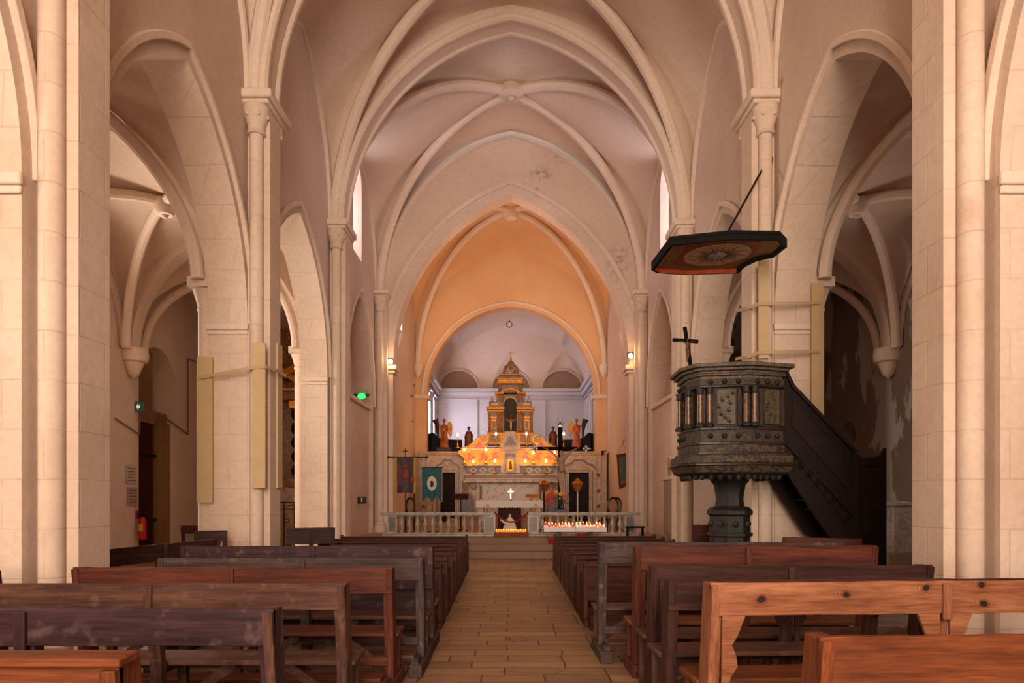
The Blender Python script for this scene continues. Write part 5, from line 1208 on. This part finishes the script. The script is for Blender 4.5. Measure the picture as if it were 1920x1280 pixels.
# right hanging banner
Yr=21.62; t=thing('hanging_banner','dark red bordered banner with faded figure hanging tilted from a wall hook','banner',(X(1168,Yr),Yr,Z(820,Yr)))
z=lambda py:Z(py,Yr)-Z(820,Yr); xx=lambda px:X(px,Yr)-X(1168,Yr)
mb=MB(); mb.prism([(xx(1156),z(853)),(xx(1180),z(848)),(xx(1183),z(913)),(xx(1178),z(913)),(xx(1172),z(912)),(xx(1166),z(915)),(xx(1161),z(917))],-.01,.0,'y'); mb.build('red_border',simple('maroon_cloth','4e1c18',.8),t)
mb=MB(); mb.prism([(xx(1160),z(857)),(xx(1177),z(854)),(xx(1179),z(906)),(xx(1164),z(909))],-.016,-.009,'y'); mb.build('painted_field',simple('faded_ochre_cloth','6e5428',.8,col2='3c4430',nscale=4),t)
mb=MB(); mb.sph((xx(1170),-.02,z(868)),.04,8,sc=(1,.3,1.2)); mb.lathe([(.12,0),(.08,.25),(.05,.42)],(xx(1171),-.016,z(900)),10,sy=.12); mb.build('painted_figure',simple('blue_grey_figure','34505a',.8),t)
mb=MB(); mb.tube([(xx(1155),0,z(853)),(xx(1181),0,z(848))],.012,6); mb.build('rod',BRW,t); mb=MB(); mb.tube([(xx(1157),0,z(852)),(xx(1168),.0,z(833)),(xx(1179),0,z(849))],.006,5); mb.build('cord',IRON,t)
mb=MB(); mb.tube([(0,0,z(833)),(0,.0,z(826)),(.1,.05,z(824))],.01,5); mb.build('hook',IRON,t)
def ochair(x,Y,lab,rz=0):
    t=thing('oval_back_chair',lab,'chair',(x,Y,.5),rz,'dark chairs with oval backs'); m=simple('mahogany','32180f',.4)
    mb=MB(); mb.ring((0,0,.78),.17,.028,'y',22,6)
    for i,v in enumerate(mb.v): mb.v[i]=(v[0],v[1],.78+(v[2]-.78)*1.45)
    mb.build('back_frame',m,t); mb=MB(); mb.sph((0,0,.78),.16,14,sc=(1,.12,1.4)); mb.build('back_cushion',simple('tan_upholstery','9a7650',.8),t)
    mb=MB(); mb.box(-.22,.22,.0,.42,.40,.46); mb.build('seat',simple('tan_upholstery','9a7650',.8),t,bevel=.02)
    for u in (-.2,.17):
        for v in (0,.38): MB().box(u,u+.035,v,v+.035,0,.55 if v==0 else .4).build('leg',m,t)
ochair(X(769,21),21.0,'oval backed chair in front of the left wall beside the blue banner',.9)
ochair(X(1149,21),21.0,'oval backed chair by the right wall, left one of two',.3); ochair(X(1161,21.3),21.85,'oval backed chair by the right wall, right one of two',.3)
for k,px in enumerate((765,779)): 
    pass
# ---- wall fittings
def wl(name,label,cat,loc): return thing(name,label,cat,loc)
t=wl('exit_light','green glowing emergency light on the ledge of the third left bay','emergency light',(X(680,18.6)+.0,18.6,4.25))
t.location=(-4.12,18.9,4.26)
MB().box(-.14,.14,-.05,.05,0,.26).build('housing',simple('grey_plastic','9a948c',.5),t,bevel=.02); mb=MB(); mb.sph((0,-.06,.07),.11,12,sc=(1,.5,.7)); mb.build('green_lens',simple('green_glow','20ff50',emit=4),t)
for q in (-1,1): mb=MB(); mb.box(q*.16-.05,q*.16+.05,-.1,-.02,.07,.13); mb.build('lamp_head',simple('black_plastic','181414',.4),t)
t=wl('wall_box','dark brown speaker box fixed to the wall left of the communion rail','box',(-4.16,18.85,1.5-.02)); MB().box(-.17,.17,-.08,.06,-.11,.08).build('box_body',simple('dark_brown_box','30201c',.4),t,bevel=.02); MB().box(.04,.075,-.09,-.08,-.06,.05).build('label_strip',simple('pale_label','d8cfc4',.5),t)  # brown speaker box on the infill wall
WARM=simple('flood_glow','ffd090',emit=45)
for px,py,lab,x in ((731,677,'black floodlight glowing on the left impost of the chancel arch',-3.62),(1182,666,'small glowing lamp on the right impost of the chancel arch',3.62)):
    Y=20.75; t=wl('floodlight',lab,'lamp',(X(px,Y),Y,Z(py,Y)-.02)); q=-1 if x<0 else 1
    MB().box(-.09,.09,-.03,.1,-.03,.12).build('lamp_body',simple('black_plastic','181414',.4),t,bevel=.02)
    mb=MB(); mb.sph((0 if q>0 else .02,-.06,.0),.075,10); mb.build('bulb',WARM,t); mb=MB(); mb.tube([(0,.05,-.03),(q*.0,.15,-.1),(0,.18,-.14)],.012,6); mb.build('bracket',IRON,t)
t=wl('round_plaque','dark round plaque on the third bay wall right of the communion rail','plaque',(4.2,17.85,Z(878,18.6))); mb=MB(); mb.lathe([(0,0),(.27,0),(.27,.05)],(0,0,0),30); mb.xf(Matrix.Rotation(-PI/2,4,'Y')); mb.build('disc',marble('dark_relief','5c4a40','8a7464',scale=8),t); mb=MB(); mb.ring((-.05,0,0),.29,.035,'x',30,8); mb.build('ring_frame',STO,t)
t=wl('wall_slab','tall grey carved stone tablet below the round plaque','plaque',(4.2,17.9,.55)); MB().box(-.03,.02,-.62,.75,.0,1.45).build('tablet',plaster('grey_tablet','a08a78','8a7466',bumps=.6),t); MB().box(-.08,.02,-.68,.8,1.45,1.55).build('cornice',STO,t,bevel=.02)
# left aisle: door, extinguisher, exit sign, notices, conduits
t=struct(thing('door_1','dark red wooden door standing in the arched recess of the left aisle','door',(-9.02,16.5,0)));
for k in ('label','category'): del t[k]
MB().box(-.04,.04,-.35,.62,0,3.35).build('door_leaf',wood('dark_red_door','4a1614','2c0e0c','z',.5),t)
for z in (.95,2.55): MB().box(.04,.07,-.3,.75,z,z+.06).build('hinge_strap',IRON,t)
mb=MB(); mb.box(-9.45,-8.9,17.25,17.84,0,3.45); mb.box(-9.45,-8.98,16.1,17.84,3.38,3.7); mb.box(-9.3,-9.08,16.1,17.3,3.4,5.2); struct(mb.build('wall_door_jamb',plaster('brown_door_stone','96704e','7c5a40',brick=.36,bumps=.5),smooth=False))
t=thing('fire_extinguisher','red fire extinguisher hanging on the left aisle wall beside the door','fire extinguisher',(-8.64,16.0,.55)); mb=MB(); mb.lathe([(.085,0),(.09,.02),(.09,.42),(.06,.5),(.03,.53)],(0,0,0),16); mb.build('cylinder',simple('fire_red','b81414',.3),t)
mb=MB(); mb.box(-.02,.02,-.08,.03,.53,.6); mb.tube([(0,.0,.55),(0,.1,.72)],.014,6); mb.build('valve_handle',BWD,t); MB().lathe([(.0915,.2),(.0915,.36)],(0,0,0),16,a0=PI,a1=1.7*PI).build('yellow_label',simple('yellow_label','c8a030',.5),t)
t=thing('exit_sign','small green exit sign above the left aisle door','sign',(-8.7,15.95,3.55)); MB().box(-.06,.06,-.03,.16,0,.22).build('casing',simple('green_casing','3c5a4c',.5,emit=.15),t,bevel=.01)
mb=MB(); mb.prism([(-.04,.1),(.01,.18),(.01,.13),(.05,.13),(.05,.07),(.01,.07),(.01,.02)],-.036,-.03,'y'); mb.build('arrow_mark',simple('pale_green','b8e0c8',emit=.6),t)
for (y,z0,h,w_,c,lab) in ((15.75,1.85,.42,.42,'b8a89c','grey white notice board on the left aisle wall'),(15.8,1.35,.42,.40,'a08a80','lower reddish grey notice below the notice board'),(15.95,.78+.0,.0,.0,'a03030','x')):
    if h: 
        t=thing('wall_notice',lab,'notice',(-8.76,y,z0)); MB().box(-.01,.012,-w_/2,w_/2,0,h).build('sheet',simple('notice_'+c,c,.6),t)
        for k in range(5): MB().box(.012,.014,-w_/2+.04,w_/2-.06-.05*(k%2),h-.08-.07*k,h-.06-.07*k).build('text_line',simple('notice_ink','5a4640',.6),t)
t=thing('small_sign','small red and blue safety sign on the left aisle wall','sign',(-8.76,16.0,1.03)); MB().box(-.01,.01,-.05,.05,0,.2).build('plate',simple('red_plate','a02c28',.5),t); MB().box(.0,.012,-.03,.03,.06,.14).build('blue_mark',simple('blue_mark','38408a',.5),t)
mb=MB(); W=lambda y,z:(-8.75,y-16,z-3)
mb.tube([W(15.1,3.28),W(16.08,3.02),W(16.09,3.5)],.018,6); mb.tube([W(16.1,3.62),W(17.1,3.6),W(18.5,3.25)],.02,6); mb.tube([W(18.5,3.25),W(18.5,5.3),W(20.5,5.35)],.02,6)
tag(mb.build('wall_conduit',simple('grey_conduit','7c6658',.6),loc=(-8,16,3)).__class__ and bpy.data.objects['wall_conduit'],'thin grey cable conduit running along the left aisle wall','conduit')
bpy.data.objects['wall_conduit'].location=(0,16,3)
# side altar seen through the second left arch
t=thing('side_altar','gilded baroque side altar with twisted black column at the end of the left aisle','altar',(-6.7,20.3,0))
SG=marble('retable_gold_marble','8e5a2c','c08a4a',scale=6,col2='6e3e1e')
MB().box(-1.3,1.3,.2,.55,0,6.6).build('retable_back',SG,t); MB().box(-1.3,1.4,-.35,.4,.0,1.2).build('altar_body',WMB,t,bevel=.02); MB().box(-1.35,1.45,-.4,.4,1.2,1.3).build('altar_top',GMB,t,bevel=.02); MB().box(-1.3,1.4,-.2,.4,1.3,1.85).build('altar_step',FRM,t,bevel=.02)
for cx in (-.95,.05,.36):
    if cx==.05: continue
    mb=MB(); mb.tube([(cx+.06*math.cos(k*.75),-.05+.06*math.sin(k*.75),2.1+k*.05) for k in range(41)],.12,10); mb.build('twisted_column',simple('black_marble','14100f',.3),t)
    MB().box(cx-.2,cx+.2,-.25,.2,1.85,2.1).build('column_plinth',SG,t,bevel=.01); MB().box(cx-.2,cx+.2,-.25,.2,4.15,4.4).build('capital',GLD,t,bevel=.02)
MB().box(-1.3,1.3,-.3,.3,4.4,4.65).build('entablature',SG,t,bevel=.02); MB().box(-1.35,1.4,-.38,.3,4.65,4.75).build('entablature_cornice',GLD2,t,bevel=.02)
mb=MB(); mb.prism([(-1.3,4.75),(-.2,5.5),(.9,4.75),(.6,4.75),(-.2,5.25),(-1.0,4.75)],-.3,.2,'y'); mb.prism([(-.1,5.2),(.6,5.6),(.7,5.4),(0,5.0)],-.35,.2,'y'); mb.build('pediment',GLD,t,bevel=.02)
t=thing('altar_railing','black wrought iron railing in front of the left side altar','railing',(-6.4,18.9,0))
for k in range(9): mb=MB(); x=-1+.28*k; mb.tube([(x,0,0),(x,0,1.4)],.016,6); mb.ring((x+.07,0,.9),.06,.01,'y',12,5); mb.ring((x+.07,0,.5),.06,.01,'y',12,5); mb.build('bar',IRON,t)
MB().box(-1.05,1.3,-.02,.02,1.38,1.42).build('top_rail',IRON,t); MB().box(-1.05,1.3,-.02,.02,.1,.14).build('bottom_rail',IRON,t)
# right aisle altar fragment
t=thing('aisle_altar','grey marble side altar with red oval inlay beside the pulpit stair','altar',(8.45,15.55,0))
MB().box(-.25,.3,-.9,.55,0,1.35).build('altar_body',GMB,t,bevel=.02); MB().box(-.32,.3,-1.0,.62,1.35,1.45).build('altar_top',GMB,t,bevel=.02); MB().box(-.4,.3,-1.0,.7,0,.35).build('step',STP,t,bevel=.02)
mb=MB(); mb.sph((-.26,.3,.85),.26,14,sc=(.08,.4,1)); mb.build('red_inlay',simple('red_marble_inlay','5e1c18',.4),t); mb=MB(); mb.sph((-.26,-.2,.9),.2,12,sc=(.3,.8,1.2)); mb.build('carved_scroll',GMB,t)
# statue bracket in left aisle
t=thing('wall_statue','small red robed statue on a white bracket in the left aisle','statue',(-8.6,19.4,1.75)); mb=MB(); mb.lathe([(.03,-.35),(.1,-.25),(.2,-.05),(.22,0)],(0,0,0),12); mb.build('bracket',WHM,t); mb=MB(); robe(mb,.75); head(mb,.75,1.48*.75); organic(mb,'body',simple('red_robe','8a3020',.6),t,.02)
# small iron marks on the chancel walls
for k,(px,py) in enumerate(((738,790),(738,755),(775,722),(772,790),(770,742))):
    Y=3.76*1280/(958-px) if px>0 else 22
    o=MB(); o.beam((-.03,0,0),(.08,0,0),.02,.02); o.beam((.08,0,-.05),(.08,0,.05),.02,.02)
    tag(o.build('iron_hook',IRON,loc=(-3.78,Y,Z(py,Y))),'small black iron hook on the left chancel wall','hook','iron hooks on the left chancel wall')
mb=MB(); mb.ring((0,0,0),.12,.014,'y',18,5); mb.tube([(0,0,.12),(0,0,.24)],.01,5); mb.sph((0,0,.14),.03,6); tag(mb.build('ceiling_ring',IRON,loc=(X(955,29),29,Z(608,29))),'small iron ring hanging from the vault above the altar','ring')
mb=MB(); mb.tube([(-.0,0,0),(.09,0,.02),(.12,0,.08)],.02,6); mb.lathe([(.03,-.1),(.05,0),(.06,.06)],(0,0,0),8); tag(mb.build('wall_bracket',IRON,loc=(X(1130,25.9),25.9,Z(848,25.9))),'black iron bracket at the right end of the marble screen','bracket')
# ---- warm light in the chancel
def spot(name,loc,tgt,e,col,ang=100,r=.1):
    l=bpy.data.lights.new(name,'SPOT'); l.energy=e; l.color=col; l.spot_size=math.radians(ang); l.spot_blend=.7; l.shadow_soft_size=r
    o=bpy.data.objects.new(name,l); C.objects.link(o); o.location=loc; d=Vector(tgt)-Vector(loc); o.rotation_euler=d.to_track_quat('-Z','Y').to_euler()
for q in (-1,1): spot('chancel_flood',(q*3.3,21.7,5.75),(-q*.8,25.2,9.5),420,(1,.66,.40),120)
point('flood_left',(-3.5,20.62,5.75),10,(1,.7,.45),.08); point('flood_right',(3.5,20.62,5.9),8,(1,.6,.3),.08)
